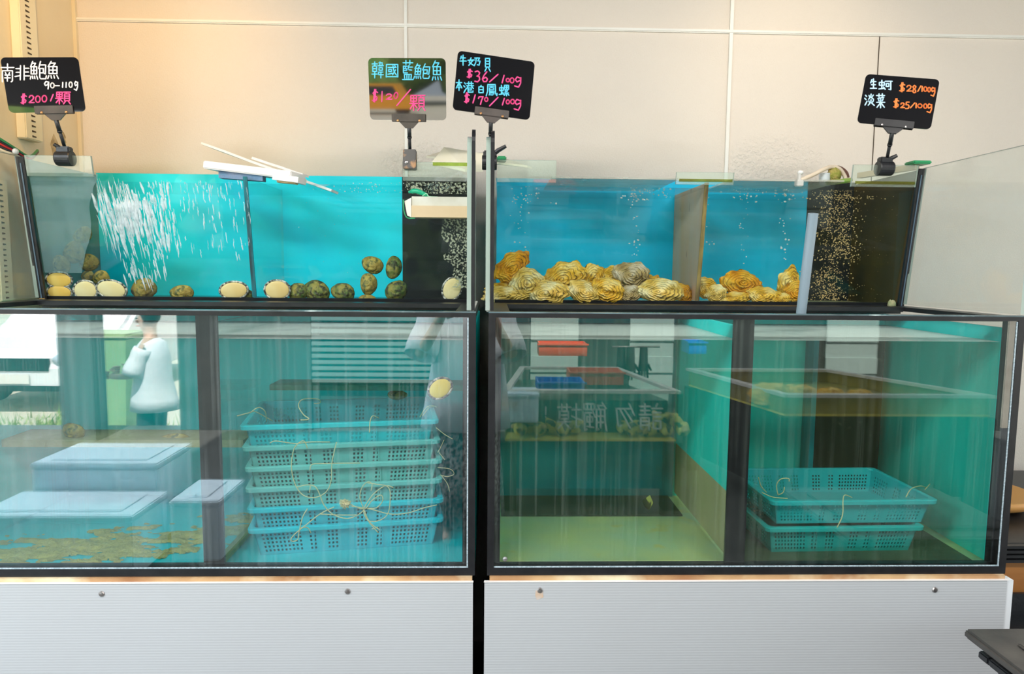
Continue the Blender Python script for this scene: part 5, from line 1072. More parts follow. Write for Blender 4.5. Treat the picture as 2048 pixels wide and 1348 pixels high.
# black storage bins
def bin_(label, x, y, z, w, d, h, lid):
    t = thing('storage_bin', label, 'bin', (x + w / 2, y - d / 2, z), group='black storage bins')
    i_ = 0.03
    m = MB().hexa([(x + i_ + 0.01, y - d + i_, z), (x + w - i_, y - d + i_, z), (x + w - i_, y - i_, z), (x + i_ + 0.01, y - i_, z), (x + i_, y - d + 0.02, z + h), (x + w - 0.02, y - d + 0.02, z + h), (x + w - 0.02, y - 0.02, z + h), (x + i_, y - 0.02, z + h)])
    fs = [f for f in m.bm.faces if all(abs(v.co.z - z - h) < 1e-6 for v in f.verts)]; bmesh.ops.delete(m.bm, geom=fs, context='FACES')
    o = m.build('bin_body', DARKV, t); sm = o.modifiers.new('wall', 'SOLIDIFY'); sm.thickness = 0.004
    m = MB()
    for (x0, x1, y0, y1) in ((x, x + w, y - d, y - d + 0.03), (x, x + w, y - 0.03, y), (x, x + 0.032, y - d + 0.03, y - 0.03), (x + w - 0.03, x + w, y - d + 0.03, y - 0.03)): m.box(x0, x1, y0, y1, z + h, z + h + 0.016, bevel=0.003)
    m.build('rim', DARKV, t)
    if lid:
        m = MB(); m.box(x - 0.02, x + w + 0.02, y - d - 0.02, y + 0.02, lid, lid + 0.020, bevel=0.006); m.box(x + 0.04, x + w - 0.04, y - d + 0.04, y - 0.05, lid + 0.020, lid + 0.026, bevel=0.004)
        m.build('lid', mat('dusty_black_lid', (0.035, 0.035, 0.035), 0.5, c2=(0.10, 0.09, 0.08), scale=9, bump=0.08), t)
    return t
bin_('black storage bin with a dusty lid, in front of the tank stand corner', 1.005, 1.345, 0.30, 0.5, 0.42, 0.33, 0.664)
bin_('black bin underneath the lidded one', 1.015, 1.345, 0.0, 0.5, 0.42, 0.28, None)
# ------------------------------------------------------------------ what the glass mirrors: the aisle and the street behind the camera
GROUND = mat('street_ground', (0.62, 0.58, 0.48), 0.9, c2=(0.52, 0.47, 0.38), scale=0.8)
struct(MB().box(-60, 40, -90, -3.0, -0.6, -0.5).build('ground', GROUND))
random.seed(21)
GRASS = mat('grass', (0.20, 0.34, 0.06), 0.9, c2=(0.34, 0.42, 0.12), scale=6)
m = MB(); gc = rat(150, 812, 8.2)
for k in range(420):
    x, y = gc.x + random.gauss(0, 0.55), gc.y + random.gauss(0, 0.28); h = random.uniform(0.05, 0.22); a = random.uniform(0, 6.28); w = 0.012
    v = [m.bm.verts.new((x + w * math.cos(a), y + w * math.sin(a), -0.5)), m.bm.verts.new((x - w * math.cos(a), y - w * math.sin(a), -0.5)), m.bm.verts.new((x + random.gauss(0, 0.05), y + random.gauss(0, 0.05), -0.5 + h))]
    m.bm.faces.new(v)
tag(m.build('grass', GRASS), 'rough green grass growing beside the street behind the parked car', 'grass', None, 'stuff')
# hedge and trees over the street
HEDGE = mat('hedge_leaves', (0.10, 0.24, 0.05), 0.9, c2=(0.26, 0.36, 0.10), scale=1.2, bump=0.8, bscale=6)
m = MB()
for k in range(60):
    g_ = bmesh.ops.create_icosphere(m.bm, subdivisions=2, radius=1); s = random.uniform(2.2, 4.0); c = Vector((-34 + k * 1.0, -62 + random.uniform(-3, 3), random.uniform(0.5, 6.5)))
    for v in g_['verts']: v.co = c + v.co * s * (1 + 0.3 * noise.noise(v.co * 3 + c))
tag(m.build('hedge', HEDGE), 'long green belt of bushes across the street, seen in the glossy sign', 'hedge')
# orange van on the street
def wheel(m, x, y, z, r, w): m.lathe([(r * 0.3, -w / 2), (r, -w / 2), (r, w / 2), (r * 0.3, w / 2)], 18, T(x, y, z) @ RX(math.pi / 2))
t = thing('van', 'orange van parked far across the street, mirrored in the glossy sign', 'van', (-13.8, -45, -0.5))
MB().prism([(-2.4, 0.35), (2.4, 0.35), (2.4, 1.1), (1.7, 1.2), (1.2, 1.95), (-2.35, 1.95)], 1.8, T(-13.8, -45.9, -0.5)).build('body', mat('orange_paint', (0.80, 0.34, 0.02), 0.3), t)
MB().prism([(-2.0, 1.25), (1.4, 1.25), (1.1, 1.8), (-2.0, 1.8)], 0.02, T(-13.8, -44.1, -0.5)).build('window', mat('dark_glass', (0.02, 0.03, 0.04), 0.1), t)
m = MB()
for x in (-1.5, 1.5):
    for y in (-44.3, -45.7): wheel(m, -13.8 + x, y, -0.15, 0.36, 0.2)
m.build('wheel', DARKV, t)
# white car
cp = rat(20, 780, 9.0); CX, CY = cp.x, cp.y
t = thing('car', 'white car parked in the sun behind the aisle, mirrored in the lower tank glass', 'car', (CX, CY - 2, -0.5))
PAINT = mat('white_paint', (0.86, 0.87, 0.90), 0.2, spec=0.6)
prof = [(0, 0.30), (0, 0.66), (-0.10, 0.82), (-0.95, 0.98), (-1.15, 1.04), (-1.75, 1.52), (-2.2, 1.58), (-3.6, 1.54), (-4.15, 1.05), (-4.25, 0.35)]
m = MB().prism([(y, z) for y, z in prof], 1.80, T(CX + 0.9, CY, -0.5) @ RZ(math.pi / 2)); bmesh.ops.bevel(m.bm, geom=m.bm.edges[:], offset=0.07, segments=2, affect='EDGES')
m.build('body', PAINT, t)
GLS = mat('car_window', (0.05, 0.08, 0.12), 0.05, spec=0.8)
def quad_slab(m, p, th):
    n = (Vector(p[1]) - Vector(p[0])).cross(Vector(p[3]) - Vector(p[0])).normalized() * th
    m.hexa([Vector(q) for q in p] + [Vector(q) + n for q in p])
m = MB(); quad_slab(m, [(CX - 0.74, CY - 1.185, 0.56), (CX + 0.74, CY - 1.185, 0.56), (CX + 0.62, CY - 1.715, 0.985), (CX - 0.62, CY - 1.715, 0.985)], 0.02); m.build('windscreen', GLS, t)
m = MB()
m.box(CX - 0.50, CX + 0.50, CY - 0.02, CY + 0.015, -0.5 + 0.56, -0.5 + 0.72); m.build('grille', DARKV, t)
for sx in (-0.68, 0.68):
    MB().ball((CX + sx, CY - 0.06, -0.5 + 0.70), 1, 0.17, 0.09, 0.08, 14, 8).build('headlight', mat('headlight_glass', (0.45, 0.52, 0.60), 0.1), t, smooth=True)
    m = MB(); wheel(m, CX + sx * 1.2, CY - 0.85, -0.5 + 0.33, 0.33, 0.01); MB_ = m; m.bm.free() if False else None; m.build('wheel', DARKV, t)
MB().box(CX - 0.26, CX + 0.26, CY + 0.016, CY + 0.03, -0.5 + 0.40, -0.5 + 0.52).build('number_plate', WHITE, t)
MB().box(CX - 0.8, CX + 0.8, CY - 0.02, CY + 0.02, -0.5 + 0.30, -0.5 + 0.37).build('bumper', DARKV, t)
# opposite row: low slatted wall, shutter, posts, dark stall
OPP = mat('opposite_dark_wall', (0.035, 0.05, 0.048), 0.7, c2=(0.06, 0.07, 0.065), scale=2)
SHUT = mat('roller_shutter', (0.20, 0.27, 0.26), 0.5, c2=(0.16, 0.22, 0.21), scale=2)
yo = -2.82
def wx(px, D=6.0): return at(px, 700, D).x
struct(MB().box(wx(870), 4.6, yo - 0.3, yo - 0.06, -0.5, 2.36).build('wall_front', OPP))
struct(MB().box(wx(352), wx(620), yo - 0.2, yo, 0, 1.12).build('trim_8', OPP)); struct(MB().box(wx(620), wx(868), yo - 0.2, yo - 0.1, 0, 1.05).build('trim_9', OPP))
m = MB(); x0, x1 = wx(620), wx(868)
for k in range(13): m.box(x0, x1, yo - 0.04, yo - 0.02, 0.42 + k * 0.054, 0.42 + k * 0.054 + 0.032)
sb = m.build('slatted_barrier', SHUT); m = MB()
for x in (x0, x1 - 0.05): m.box(x, x + 0.05, yo - 0.095, yo - 0.042, 0.002, 1.12)
m.build('post', OPP, sb)
tag(sb, 'low pale slatted barrier across the aisle, mirrored above the crates', 'barrier')
def shut(label, a, b):
    m = MB()
    for k in range(16): m.box(wx(a), wx(b), yo - 0.05 + (k % 2) * 0.012, yo - 0.03 + (k % 2) * 0.012, 0.1 + k * 0.14, 0.1 + (k + 1) * 0.14)
    return tag(m.build('roller_shutter', mat('pale_shutter', (0.42, 0.52, 0.48), 0.5)), label, 'shutter', 'pale shutters across the aisle')
shut('pale shutter across the aisle behind the opposite display tank', 1062, 1160); shut('pale narrow shutter across the aisle behind the hanging gloves', 1262, 1350)
shut('pale shutter across the aisle above the black stand', 1658, 1762)
def post(label, px, D, w, z1, c):
    p = rat(px, 700, D); return tag(MB().box(p.x - w / 2, p.x + w / 2, p.y - 0.2, p.y, -0.5 if p.y < -3 else 0.002, z1).build('post', c), label, 'post', 'posts of the market aisle')
post('dark square post between the parked car and the green bin', 147, 5.6, 0.26, 2.35, mat('post_dark', (0.10, 0.13, 0.13), 0.6))
post('slim post across the aisle behind the opposite display tank', 1175, 5.9, 0.10, 2.35, OPP)
# green wheeled bin
p = rat(232, 850, 7.4)
t = thing('rubbish_bin', 'light green wheeled bin behind the person in the white shirt', 'bin', (p.x, p.y, -0.5))
BING = mat('bin_green', (0.30, 0.46, 0.22), 0.5, c2=(0.24, 0.40, 0.18), scale=3)
MB().hexa([(p.x - 0.2, p.y - 0.2, -0.42), (p.x + 0.2, p.y - 0.2, -0.42), (p.x + 0.2, p.y + 0.2, -0.42), (p.x - 0.2, p.y + 0.2, -0.42), (p.x - 0.25, p.y - 0.26, 0.66), (p.x + 0.25, p.y - 0.26, 0.66), (p.x + 0.25, p.y + 0.22, 0.66), (p.x - 0.25, p.y + 0.22, 0.66)]).build('bin_body', BING, t)
MB().box(p.x - 0.27, p.x + 0.27, p.y - 0.28, p.y + 0.24, 0.665, 0.72, bevel=0.02).build('lid', BING, t)
m = MB(); wheel(m, p.x - 0.2, p.y - 0.2, -0.42, 0.08, 0.05); wheel(m, p.x + 0.2, p.y - 0.2, -0.42, 0.08, 0.05); m.build('wheel', DARKV, t)
# foam boxes
def foam_box(label, px0, px1, py, D, depth, h, grp='white foam boxes in the aisle', rot=0, zbase=None):
    a, b = rat(px0, py, D), rat(px1, py, D); x0, x1, y, z = a.x, b.x, a.y, (a.z + b.z) / 2
    t = thing('foam_box', label, 'box', ((x0 + x1) / 2, y - depth / 2, z - h), group=grp)
    MB().box(x0, x1, y - depth, y, z - h, z - 0.032, bevel=0.008).build('box_body', FOAM, t)
    m = MB(); m.box(x0 - 0.004, x1 + 0.004, y - depth - 0.004, y + 0.004, z - 0.030, z - 0.006, bevel=0.006); m.box(x0 + 0.07, x1 - 0.07, y - depth + 0.05, y - 0.05, z - 0.006, z, bevel=0.002)
    m.build('lid', FOAM, t); return z - h
foam_box('upper white foam box of the stack mirrored in the lower tank', 60, 312, 925, 3.42, 0.40, 0.24)
foam_box('wide white foam box in front of the stack, mirrored lowest', -60, 262, 1030, 3.05, 0.34, 0.30)
a = rat(75, 1000, 3.44); b = rat(300, 1000, 3.44); t = thing('foam_box', 'white foam box under the upper one, mostly hidden', 'box', (a.x, a.y - .2, 0), group='white foam boxes in the aisle'); MB().box(a.x, b.x, a.y - 0.4, a.y, 0.002, 0.20, bevel=0.008).build('box_body', FOAM, t); MB().box(a.x - .003, b.x + .003, a.y - 0.403, a.y + .003, 0.201, 0.226, bevel=0.005).build('lid', FOAM, t)
foam_box('white foam box standing alone next to the black post, mirrored', 338, 436, 1000, 3.30, 0.34, 0.36)
foam_box('small white foam box on the corner of the opposite display tank', 1014, 1078, 786, 3.93, 0.22, 0.175, 'foam boxes on the display tank')
# opposite display tanks
def display_tank(name, label, nl, nr, fl, fr, D0, D1, zb, legs, band, standm, textlines):
    """near edge pixels nl, nr at mirrored depth D0, far edge fl, fr at D1: a rimmed tank on a stand"""
    P = [rat(nl[0], nl[1], D0), rat(nr[0], nr[1], D0), rat(fr[0], fr[1], D1), rat(fl[0], fl[1], D1)]
    zt = sum(p.z for p in P) / 4; P = [Vector((p.x, p.y, zt)) for p in P]
    t = thing(name, label, 'display tank', (sum((p.x for p in P)) / 4, sum((p.y for p in P)) / 4, 0))
    ctr = sum(P, Vector()) / 4
    m = MB()
    for i in range(4):
        a, b = P[i], P[(i + 1) % 4]; a2, b2 = a.lerp(ctr, 0.09), b.lerp(ctr, 0.09); z = Vector((0, 0, 0.018))
        m.hexa([a, b, b2, a2, a + z, b + z, b2 + z, a2 + z])
    m.build('rim', mat('tank_rim_white', (0.80, 0.76, 0.70), 0.4), t)
    Q = [p.lerp(ctr, 0.03) for p in P]; bk = 0.16 if textlines else 0.03
    Q2 = [Vector((p.x, p.y - (bk if i < 2 else 0), 0)) for i, p in enumerate([p.lerp(ctr, 0.05) for p in P])]
    m = MB(); m.hexa([Vector((p.x, p.y, zb)) for p in Q2] + [Vector((p.x, p.y, zt - 0.075)) for p in Q2]); m.build('water_body', band, t)
    m = MB(); m.hexa([Vector((p.x, p.y, zb - 0.002)) for p in Q] + [Vector((p.x, p.y, zb + 0.010)) for p in Q]); m.build('bottom', mat('sandy_bottom', (0.92, 0.76, 0.10), 0.6, c2=(0.8, 0.66, 0.14), scale=8), t)
    m = MB()
    for i in range(4):
        a, b = Q[i], Q[(i + 1) % 4]; a2, b2 = a.lerp(ctr, 0.008), b.lerp(ctr, 0.008)
        m.hexa([Vector((p.x, p.y, zb + 0.011)) for p in (a, b, b2, a2)] + [Vector((p.x, p.y, zt - 0.002)) for p in (a, b, b2, a2)])
    m.build('glass_walls', INNERG if textlines else band, t)
    m = MB(); R_ = [p.lerp(ctr, 0.07) for p in P]; m.hexa([Vector((p.x, p.y, 0.12)) for p in R_] + [Vector((p.x, p.y, zb - 0.003)) for p in R_]); m.build('stand_panel', standm, t)
    for p in R_: MB().box(p.x - 0.05, p.x + 0.05, p.y - 0.05, p.y + 0.05, 0.001, zb - 0.004).build('leg', BLACK, t)
    return t, P, zt
DTB = glass('display_tank_green', (0.5, 0.8, 0.66), 0.06, haze=0.6, hazec=(0.05, 0.16, 0.12), hscale=2, hlo=0, hhi=0.2)
dt, P1, z1_ = display_tank('display_tank', 'opposite display tank with mirrored handwriting and patterned whelks', (1005, 787), (1362, 790), (1040, 737), (1236, 738), 4.0, 5.0, 0.415, 4, mat('tank_green_dark', (0.012, 0.075, 0.055), 0.25), TEALD, 1)
dt2, P2, z2_ = display_tank('display_tank', 'opposite display tank on a black stand, mirrored in the greenish tank', (1570, 797), (1995, 799), (1372, 741), (1655, 741), 3.85, 4.9, 0.60, 4, mat('tank_yellow_band', (0.40, 0.32, 0.04), 0.4, c2=(0.3, 0.26, 0.08), scale=5), BLACKP, 0)
mb = MB(); ypl = P1[0].y * 0.99
yw = P1[0].lerp(sum(P1, Vector()) / 4, 0.03).y + 0.0015
for ch, x0, x1, y0, y1 in (('qing', 1279, 1326, 808, 860), ('wu', 1228, 1272, 808, 858), ('chu', 1168, 1214, 806, 862), ('mo', 1116, 1164, 808, 858), ('!', 1088, 1096, 815, 836)):
    def P_(px, py): 
        q = rat(px, py, 2 * GY - yw); return Vector((q.x, 0, q.z))
    write(mb, ch, (x0, x1, y0, y1), P_, 0.0105, flip=True)
for v in mb.bm.verts: v.co.y = yw - v.co.y
mb.build('white_lettering', mat('chalk_board_white', (0.85, 0.9, 0.9), 0.6), dt)
# patterned whelks along the front of the display tank, each on its own
WH = mat('whelk_pattern', (1.0, 0.84, 0.14), 0.4, c2=(0.10, 0.06, 0.01), scale=46, lo=0.52, hi=0.58)
random.seed(9)
whx = [1040, 1058, 1079, 1104, 1124, 1246, 1264, 1281, 1301, 1318, 1333, 1347, 1366, 1290, 1325, 1150]
t0 = thing('whelk', 'yellow whelk with dark blotches in the display tank row', 'whelk', (0, 0, 0), group='whelks in the opposite display tank')
def whelk_mesh(m):
    prof = [(0.0005, -0.030), (0.010, -0.022), (0.020, -0.006), (0.0225, 0.004), (0.017, 0.012), (0.0165, 0.014), (0.012, 0.021), (0.0115, 0.0225), (0.006, 0.030), (0.0005, 0.036)]
    m.lathe(prof, 14); return m
whelk_mesh(MB()).build('shell', WH, t0, smooth=True, local=True)
MB().ball((0.012, 0.012, -0.012), 1, 0.010, 0.008, 0.015, 10, 6).build('foot', FOOTC, t0, smooth=True, local=True)
for i, px in enumerate(whx):
    p = rat(px, 868, 4.09 + 0.05 * (i % 2)); M = T(p.x, p.y, 0.425 + 0.043 + 0.05 * (i in (9, 11, 14))) @ RZ(random.uniform(0, 6)) @ RX(random.uniform(0.6, 2.2)) @ Matrix.Scale(1.95, 4)
    if i == 0: t0.matrix_world = M; WM[t0] = M
    else: copy_tree(t0, M)
for i, (x0, x1, y0, y1, z, nm, cc, lab) in enumerate(((1075, 1170, 765, 783, 0, 'blue', (0.03, 0.16, 0.70), 'blue tray in the mirrored display tank'), (1140, 1248, 745, 770, 0, 'red', (0.85, 0.11, 0.04), 'red tray lying in the mirrored display tank'), (1078, 1175, 688, 712, 1, 'red', (0.85, 0.11, 0.04), 'red tray on the shelf behind the display tank'), (1378, 1414, 684, 708, 1, 'blue', (0.03, 0.16, 0.5), 'blue tub hanging by the dark post'))):
    D = 4.25 + 0.3 * (i == 1) + (1.3 if z else 0); a = rat(x0, y1, D); b = rat(x1, y0, D)
    t = thing('plastic_tray', lab, 'tray', ((a.x + b.x) / 2, a.y, a.z), group='coloured trays across the aisle')
    m = MB(); w = abs(b.x - a.x); h = b.z - a.z; dpt = 0.22
    m.box(a.x, b.x, a.y - dpt, a.y, a.z, a.z + 0.008)
    for q in ((a.x, b.x, a.y - 0.008, a.y), (a.x, b.x, a.y - dpt, a.y - dpt + 0.008), (a.x, a.x + 0.008, a.y - dpt + 0.008, a.y - 0.008), (b.x - 0.008, b.x, a.y - dpt + 0.008, a.y - 0.008)): m.box(*q, a.z + 0.008, b.z)
    m.build('tray_body', mat('tray_' + nm, cc, 0.4), t)
    m = MB(); m.box(a.x - 0.012, b.x + 0.012, a.y, a.y + 0.012, b.z - 0.012, b.z); m.build('rim', mat('tray_' + nm, cc, 0.4), t)
# yellow shellfish heaped in the second display tank
for i, (px, py, r) in enumerate(((1545, 776, .11), (1598, 774, .10), (1660, 780, .08), (1720, 784, .07))):
    q = rat(px, py, 4.1); m = MB(); g_ = bmesh.ops.create_icosphere(m.bm, subdivisions=4, radius=1); c = Vector((q.x, q.y, z2_ - 0.055))
    for v in g_['verts']: k = 1 + 0.25 * noise.noise(v.co * 2 + c) + 0.12 * noise.noise(v.co * 7 + c); v.co = c + Vector((v.co.x * r * 1.25 * k, v.co.y * r * k, max(-0.02, v.co.z * r * 0.9 * k)))
    tag(m.build('shellfish_heap', OY['y'], smooth=True), ['yellow heap of shellfish nearest the tank rim corner, mirrored', 'second yellow heap of shellfish from the rim corner, mirrored', 'low yellow heap of shellfish in the middle of the black-stand tank, mirrored', 'smallest yellow heap of shellfish in the black-stand tank, mirrored'][i], 'shellfish', 'shellfish heaps in the black-stand tank', 'stuff')
# dark gloves hanging on a rail
for i, px in enumerate((1243, 1262, 1288)):
    a = rat(px, 700, 5.3); t = thing('rubber_glove', ['dark glove hanging nearest the slim post', 'dark glove hanging in the middle of the rail', 'dark glove hanging lowest on the rail'][i], 'glove', a, group='gloves hanging across the aisle')
    m = MB(); m.tube([a + Vector((0, 0, 0.02)), a - Vector((0, 0, 0.10)), a - Vector((0, 0, 0.16))], [0.03, 0.035, 0.045], 8)
    for k in range(4): m.tube([a + Vector((-0.03 + 0.02 * k, 0, -0.15)), a + Vector((-0.035 + 0.023 * k, 0.01, -0.22 - 0.015 * (k in (1, 2))))], [0.011, 0.008], 6)
    m.tube([a + Vector((0.035, 0, -0.11)), a + Vector((0.06, 0.01, -0.16))], [0.012, 0.008], 6)
    m.build('glove_body', DARKV, t, smooth=True)
a, b = rat(1225, 694, 5.3), rat(1320, 694, 5.3)
tag(MB().tube([a, b], 0.008, 8).build('rail', STEEL), 'steel rail holding the dark gloves across the aisle', 'rail')

# ------------------------------------------------------------------ people
SKIN = mat('skin', (0.62, 0.40, 0.29), 0.5, c2=(0.58, 0.36, 0.26), scale=10)
HAIR = mat('black_hair', (0.015, 0.012, 0.010), 0.5)
BLOUSE = mat('white_blouse', (0.82, 0.84, 0.88), 0.8, c2=(0.76, 0.79, 0.85), scale=5, bump=0.4, bscale=14)
SKIRT = mat('grey_speckled_trousers', (0.05, 0.055, 0.06), 0.8, c2=(0.42, 0.44, 0.44), scale=60, lo=0.42, hi=0.55)
NAVY = mat('dark_trousers', (0.03, 0.035, 0.05), 0.8)
def skin_body(name, verts, edges, radii, m_, parent, root=0, sub=2):
    me = bpy.data.meshes.new(name); me.from_pydata([tuple(v) for v in verts], edges, []); me.materials.append(m_)
    o = bpy.data.objects.new(name, me); C.objects.link(o)
    md = o.modifiers.new('skin', 'SKIN'); md.use_smooth_shade = True
    for i, r in enumerate(radii):
        rr = r if isinstance(r, tuple) else (r, r); me.skin_vertices[0].data[i].radius = rr
    me.skin_vertices[0].data[root].use_root = True
    sd = o.modifiers.new('sub', 'SUBSURF'); sd.levels = sub; sd.render_levels = sub
    me.transform(WM[parent].inverted()); o.parent = parent; WM[o] = WM[parent]
    return o
def person(label, base, joints, clothes, hair, headpos, face):
    """joints: dict name -> world position"""
    t = thing('person', label, 'person', base)
    J = joints; names = list(J); idx = {n: i for i, n in enumerate(names)}
    E_ = [('pelvis', 'belly'), ('belly', 'chest'), ('chest', 'neck'), ('neck', 'head'), ('head', 'crown'), ('chest', 'shL'), ('shL', 'elL'), ('elL', 'wrL'), ('wrL', 'pmL'), ('chest', 'shR'), ('shR', 'elR'), ('elR', 'wrR'), ('wrR', 'pmR'),
          ('pelvis', 'hpL'), ('hpL', 'knL'), ('knL', 'anL'), ('anL', 'toL'), ('pelvis', 'hpR'), ('hpR', 'knR'), ('knR', 'anR'), ('anR', 'toR')]
    R_ = dict(pelvis=(.13, .10), belly=(.11, .085), chest=(.13, .095), neck=.05, head=(.075, .09), crown=(.07, .08), sh=.05, el=.036, wr=.026, pm=(.035, .018), hp=.08, kn=.052, an=.036, to=(.035, .025))
    skin_body('body', [J[n] for n in names], [(idx[a], idx[b]) for a, b in E_], [R_.get(n, R_.get(n[:2], .05)) for n in names], SKIN, t)
    for side in 'LR':                                           # five fingers per hand
        w, pm = J['wr' + side], J['pm' + side]; d = (pm - w).normalized(); sd = d.cross(Vector((0, 1, 0)));
        sd = sd.normalized() if sd.length > 1e-3 else Vector((1, 0, 0)); fw = sd.cross(d)
        m = MB()
        for k in range(4):
            o_ = pm + sd * (-0.027 + 0.018 * k) + d * 0.01; l = (0.060, 0.072, 0.068, 0.052)[k]
            m.tube([o_, o_ + d * l * 0.5 + fw * 0.008, o_ + d * l * 0.85 + fw * 0.028, o_ + d * l * 0.9 + fw * 0.045], [.0095, .009, .008, .006], 8)
        b_ = w.lerp(pm, 0.35) - sd * 0.026; m.tube([b_, b_ - sd * 0.022 + d * 0.02, b_ - sd * 0.03 + d * 0.048 + fw * 0.012], [.011, .010, .007], 8)
        m.build('fingers', SKIN, t, smooth=True)
    # face
    h = J['head']; m = MB()
    m.ball(h + face * 0.088 + Vector((0, 0, -0.005)), 1, 0.012, 0.018, 0.020, 8, 6); m.build('nose', SKIN, t, smooth=True)
    sdv = Vector((0, 0, 1)).cross(face).normalized(); m = MB()
    for s in (-1, 1): m.ball(h + face * 0.079 + sdv * 0.031 * s + Vector((0, 0, 0.025)), 1, 0.012, 0.010, 0.007, 8, 6)
    m.build('eyes', mat('eye_dark', (0.03, 0.02, 0.02), 0.2), t, smooth=True)
    m = MB(); m.ball(h + face * 0.080 + Vector((0, 0, -0.045)), 1, 0.022, 0.010, 0.007, 8, 6); m.build('mouth', mat('lips', (0.5, 0.18, 0.16), 0.4), t, smooth=True)
    m = MB()
    for s in (-1, 1): m.ball(h + sdv * 0.078 * s + Vector((0, 0, 0.01)), 1, 0.010, 0.018, 0.030, 8, 6)
    m.build('ears', SKIN, t, smooth=True)
    m = MB(); g_ = bmesh.ops.create_icosphere(m.bm, subdivisions=3, radius=1)
    for v in g_['verts']:
        f = v.co.dot(face); k = 1.0
        if f > 0.25 and v.co.z < 0.45: k = 0.72
        v.co = h - face * 0.016 + Vector((v.co.x * 0.100 * k, v.co.y * 0.105 * k, 0.055 + v.co.z * (0.095 if v.co.z > 0 else hair) * k))
    m.build('hair', HAIR, t, smooth=True)
    for f in clothes: f(t, J)
    return t
def loft(name, m_, rings, n=22, wob=0.0):
    """rings: (centre, rx, ry) stacked tube with a cloth ripple"""
    def f(t, J):
        m = MB(); V = []
        for c, rx, ry in rings:
            V.append([m.bm.verts.new((c[0] + rx * math.cos(2 * math.pi * k / n) * (1 + wob * math.sin(5 * 2 * math.pi * k / n + c[2] * 9)), c[1] + ry * math.sin(2 * math.pi * k / n) * (1 + wob * math.sin(4 * 2 * math.pi * k / n + c[2] * 7)), c[2])) for k in range(n)])
        for A, B_ in zip(V, V[1:]):
            for k in range(n): m.bm.faces.new((A[k], A[(k + 1) % n], B_[(k + 1) % n], B_[k]))
        o = m.build(name, m_, t, smooth=True); s_ = o.modifiers.new('cloth', 'SOLIDIFY'); s_.thickness = 0.004
    return f
def sleeve(m_, a, b, r0, r1):
    def f(t, J):
        A, B_ = J[a], J[b]; pts = [A.lerp(B_, k / 5) for k in range(6)]
        o = MB().tube(pts, [r0 + (r1 - r0) * k / 5 + 0.004 * math.sin(k * 2.2) for k in range(6)], 14, caps=False).build('sleeve', m_, t, smooth=True); s_ = o.modifiers.new('cloth', 'SOLIDIFY'); s_.thickness = 0.003
    return f
V_ = Vector
# the photographer, both arms raised holding a phone
X, Yp = -0.13, -0.40
Jp = dict(pelvis=V_((X, Yp, .80)), belly=V_((X, Yp, .95)), chest=V_((X, Yp, 1.14)), neck=V_((X, Yp + .01, 1.30)), head=V_((X, Yp + .03, 1.42)), crown=V_((X, Yp + .02, 1.50)),
  shL=V_((X - .16, Yp, 1.20)), elL=V_((X - .23, Yp + .13, .98)), wrL=V_((X - .12, Yp + .29, 1.17)), pmL=V_((X - .085, Yp + .315, 1.25)),
  shR=V_((X + .16, Yp, 1.20)), elR=V_((X + .23, Yp + .13, .98)), wrR=V_((X + .14, Yp + .29, 1.17)), pmR=V_((X + .115, Yp + .315, 1.25)),
  hpL=V_((X - .085, Yp, .76)), knL=V_((X - .09, Yp + .02, .44)), anL=V_((X - .09, Yp, .07)), toL=V_((X - .095, Yp + .15, .03)),
  hpR=V_((X + .085, Yp, .76)), knR=V_((X + .09, Yp + .02, .44)), anR=V_((X + .09, Yp, .07)), toR=V_((X + .095, Yp + .15, .03)))
person('person in white blouse and grey speckled skirt holding a phone, mirrored at the tank gap', (X, Yp, 0), Jp,
  [loft('blouse', BLOUSE, [((X, Yp, 1.27), .07, .06), ((X, Yp, 1.22), .17, .11), ((X, Yp, 1.10), .185, .135), ((X, Yp, .92), .19, .145), ((X - .0, Yp, .74), .215, .16), ((X, Yp, .60), .235, .175)], wob=.035),
   sleeve(BLOUSE, 'shL', 'elL', .075, .085), sleeve(BLOUSE, 'shR', 'elR', .075, .085),
   loft('skirt', SKIRT, [((X, Yp, .82), .15, .115), ((X, Yp, .60), .175, .14), ((X, Yp, .35), .19, .15), ((X, Yp, .10), .20, .16)], wob=.04)], .16, None, V_((0, 1, 0)))
t = thing('phone', 'dark phone held up by the photographer', 'phone', (0, -0.06, 1.42))
MB().box(-0.08, 0.08, -0.062, -0.053, 1.375, 1.452, bevel=0.003).build('phone_body', DARKV, t)
MB().box(-0.075, 0.075, -0.0635, -0.0625, 1.38, 1.447).build('screen', mat('phone_screen', (0.02, 0.02, 0.025), 0.1), t)
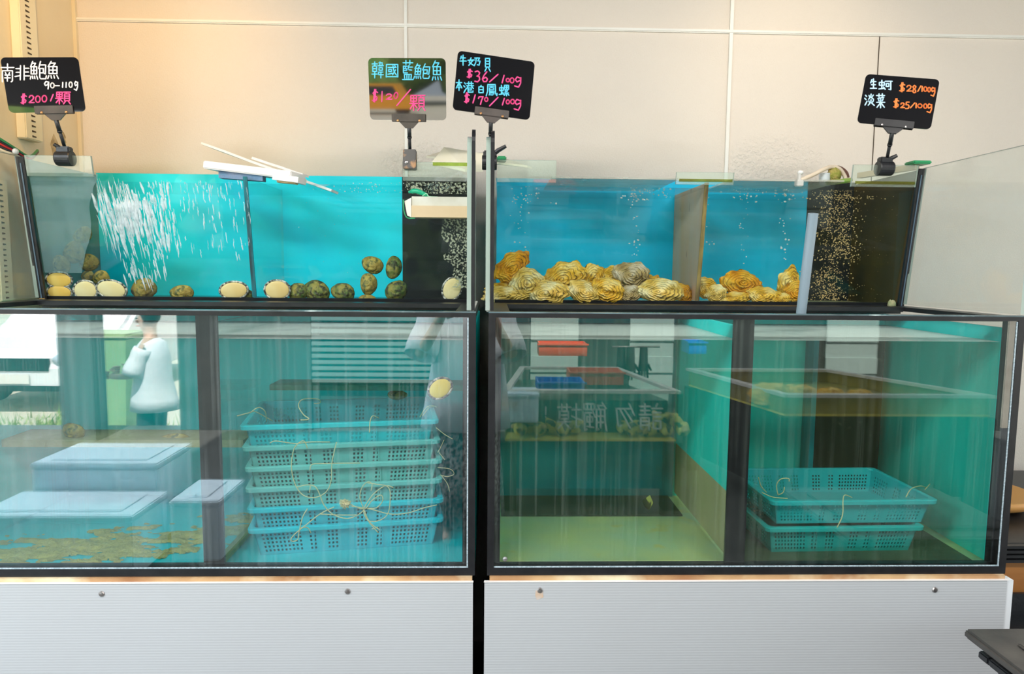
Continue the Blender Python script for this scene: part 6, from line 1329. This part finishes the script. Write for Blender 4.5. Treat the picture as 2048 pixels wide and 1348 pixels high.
# person in a white shirt standing outside, seen side-on
b_ = rat(305, 760, 6.35); X2, Y2 = b_.x, b_.y; G = -0.5
Jq = dict(pelvis=V_((X2, Y2, G + .80)), belly=V_((X2, Y2, G + .95)), chest=V_((X2 + .01, Y2, G + 1.13)), neck=V_((X2, Y2, G + 1.29)), head=V_((X2 - .03, Y2, G + 1.42)), crown=V_((X2 - .02, Y2, G + 1.50)),
  shL=V_((X2, Y2 - .15, G + 1.19)), elL=V_((X2 - .10, Y2 - .18, G + .96)), wrL=V_((X2 - .26, Y2 - .12, G + .95)), pmL=V_((X2 - .33, Y2 - .10, G + .96)),
  shR=V_((X2, Y2 + .15, G + 1.19)), elR=V_((X2 - .09, Y2 + .18, G + .95)), wrR=V_((X2 - .25, Y2 + .13, G + .93)), pmR=V_((X2 - .32, Y2 + .11, G + .94)),
  hpL=V_((X2, Y2 - .085, G + .76)), knL=V_((X2 - .02, Y2 - .09, G + .44)), anL=V_((X2 + .02, Y2 - .09, G + .07)), toL=V_((X2 - .12, Y2 - .095, G + .035)),
  hpR=V_((X2, Y2 + .085, G + .76)), knR=V_((X2 - .03, Y2 + .09, G + .44)), anR=V_((X2, Y2 + .09, G + .07)), toR=V_((X2 - .14, Y2 + .095, G + .035)))
def trousers(t, J):
    for s in 'LR':
        pts = [J['hp' + s], J['hp' + s].lerp(J['kn' + s], .5), J['kn' + s], J['kn' + s].lerp(J['an' + s], .5), J['an' + s] + V_((0, 0, .03))]
        MB().tube(spline(pts, 4), [.095 - .03 * k / 16 for k in range(17)], 14).build('trouser_leg', NAVY, t, smooth=True)
person('person in a white shirt standing in the sun, mirrored in the crate tank', (X2, Y2, G), Jq,
  [loft('shirt', BLOUSE, [((X2, Y2, G + 1.27), .06, .07), ((X2 + .01, Y2, G + 1.22), .10, .17), ((X2 + .01, Y2, G + 1.08), .135, .185), ((X2, Y2, G + .90), .155, .18), ((X2 + .01, Y2, G + .72), .19, .20), ((X2 + .02, Y2, G + .62), .21, .21)], wob=.035),
   sleeve(BLOUSE, 'shL', 'elL', .075, .095), sleeve(BLOUSE, 'shR', 'elR', .075, .095), trousers], .10, None, V_((-1, 0, 0)))
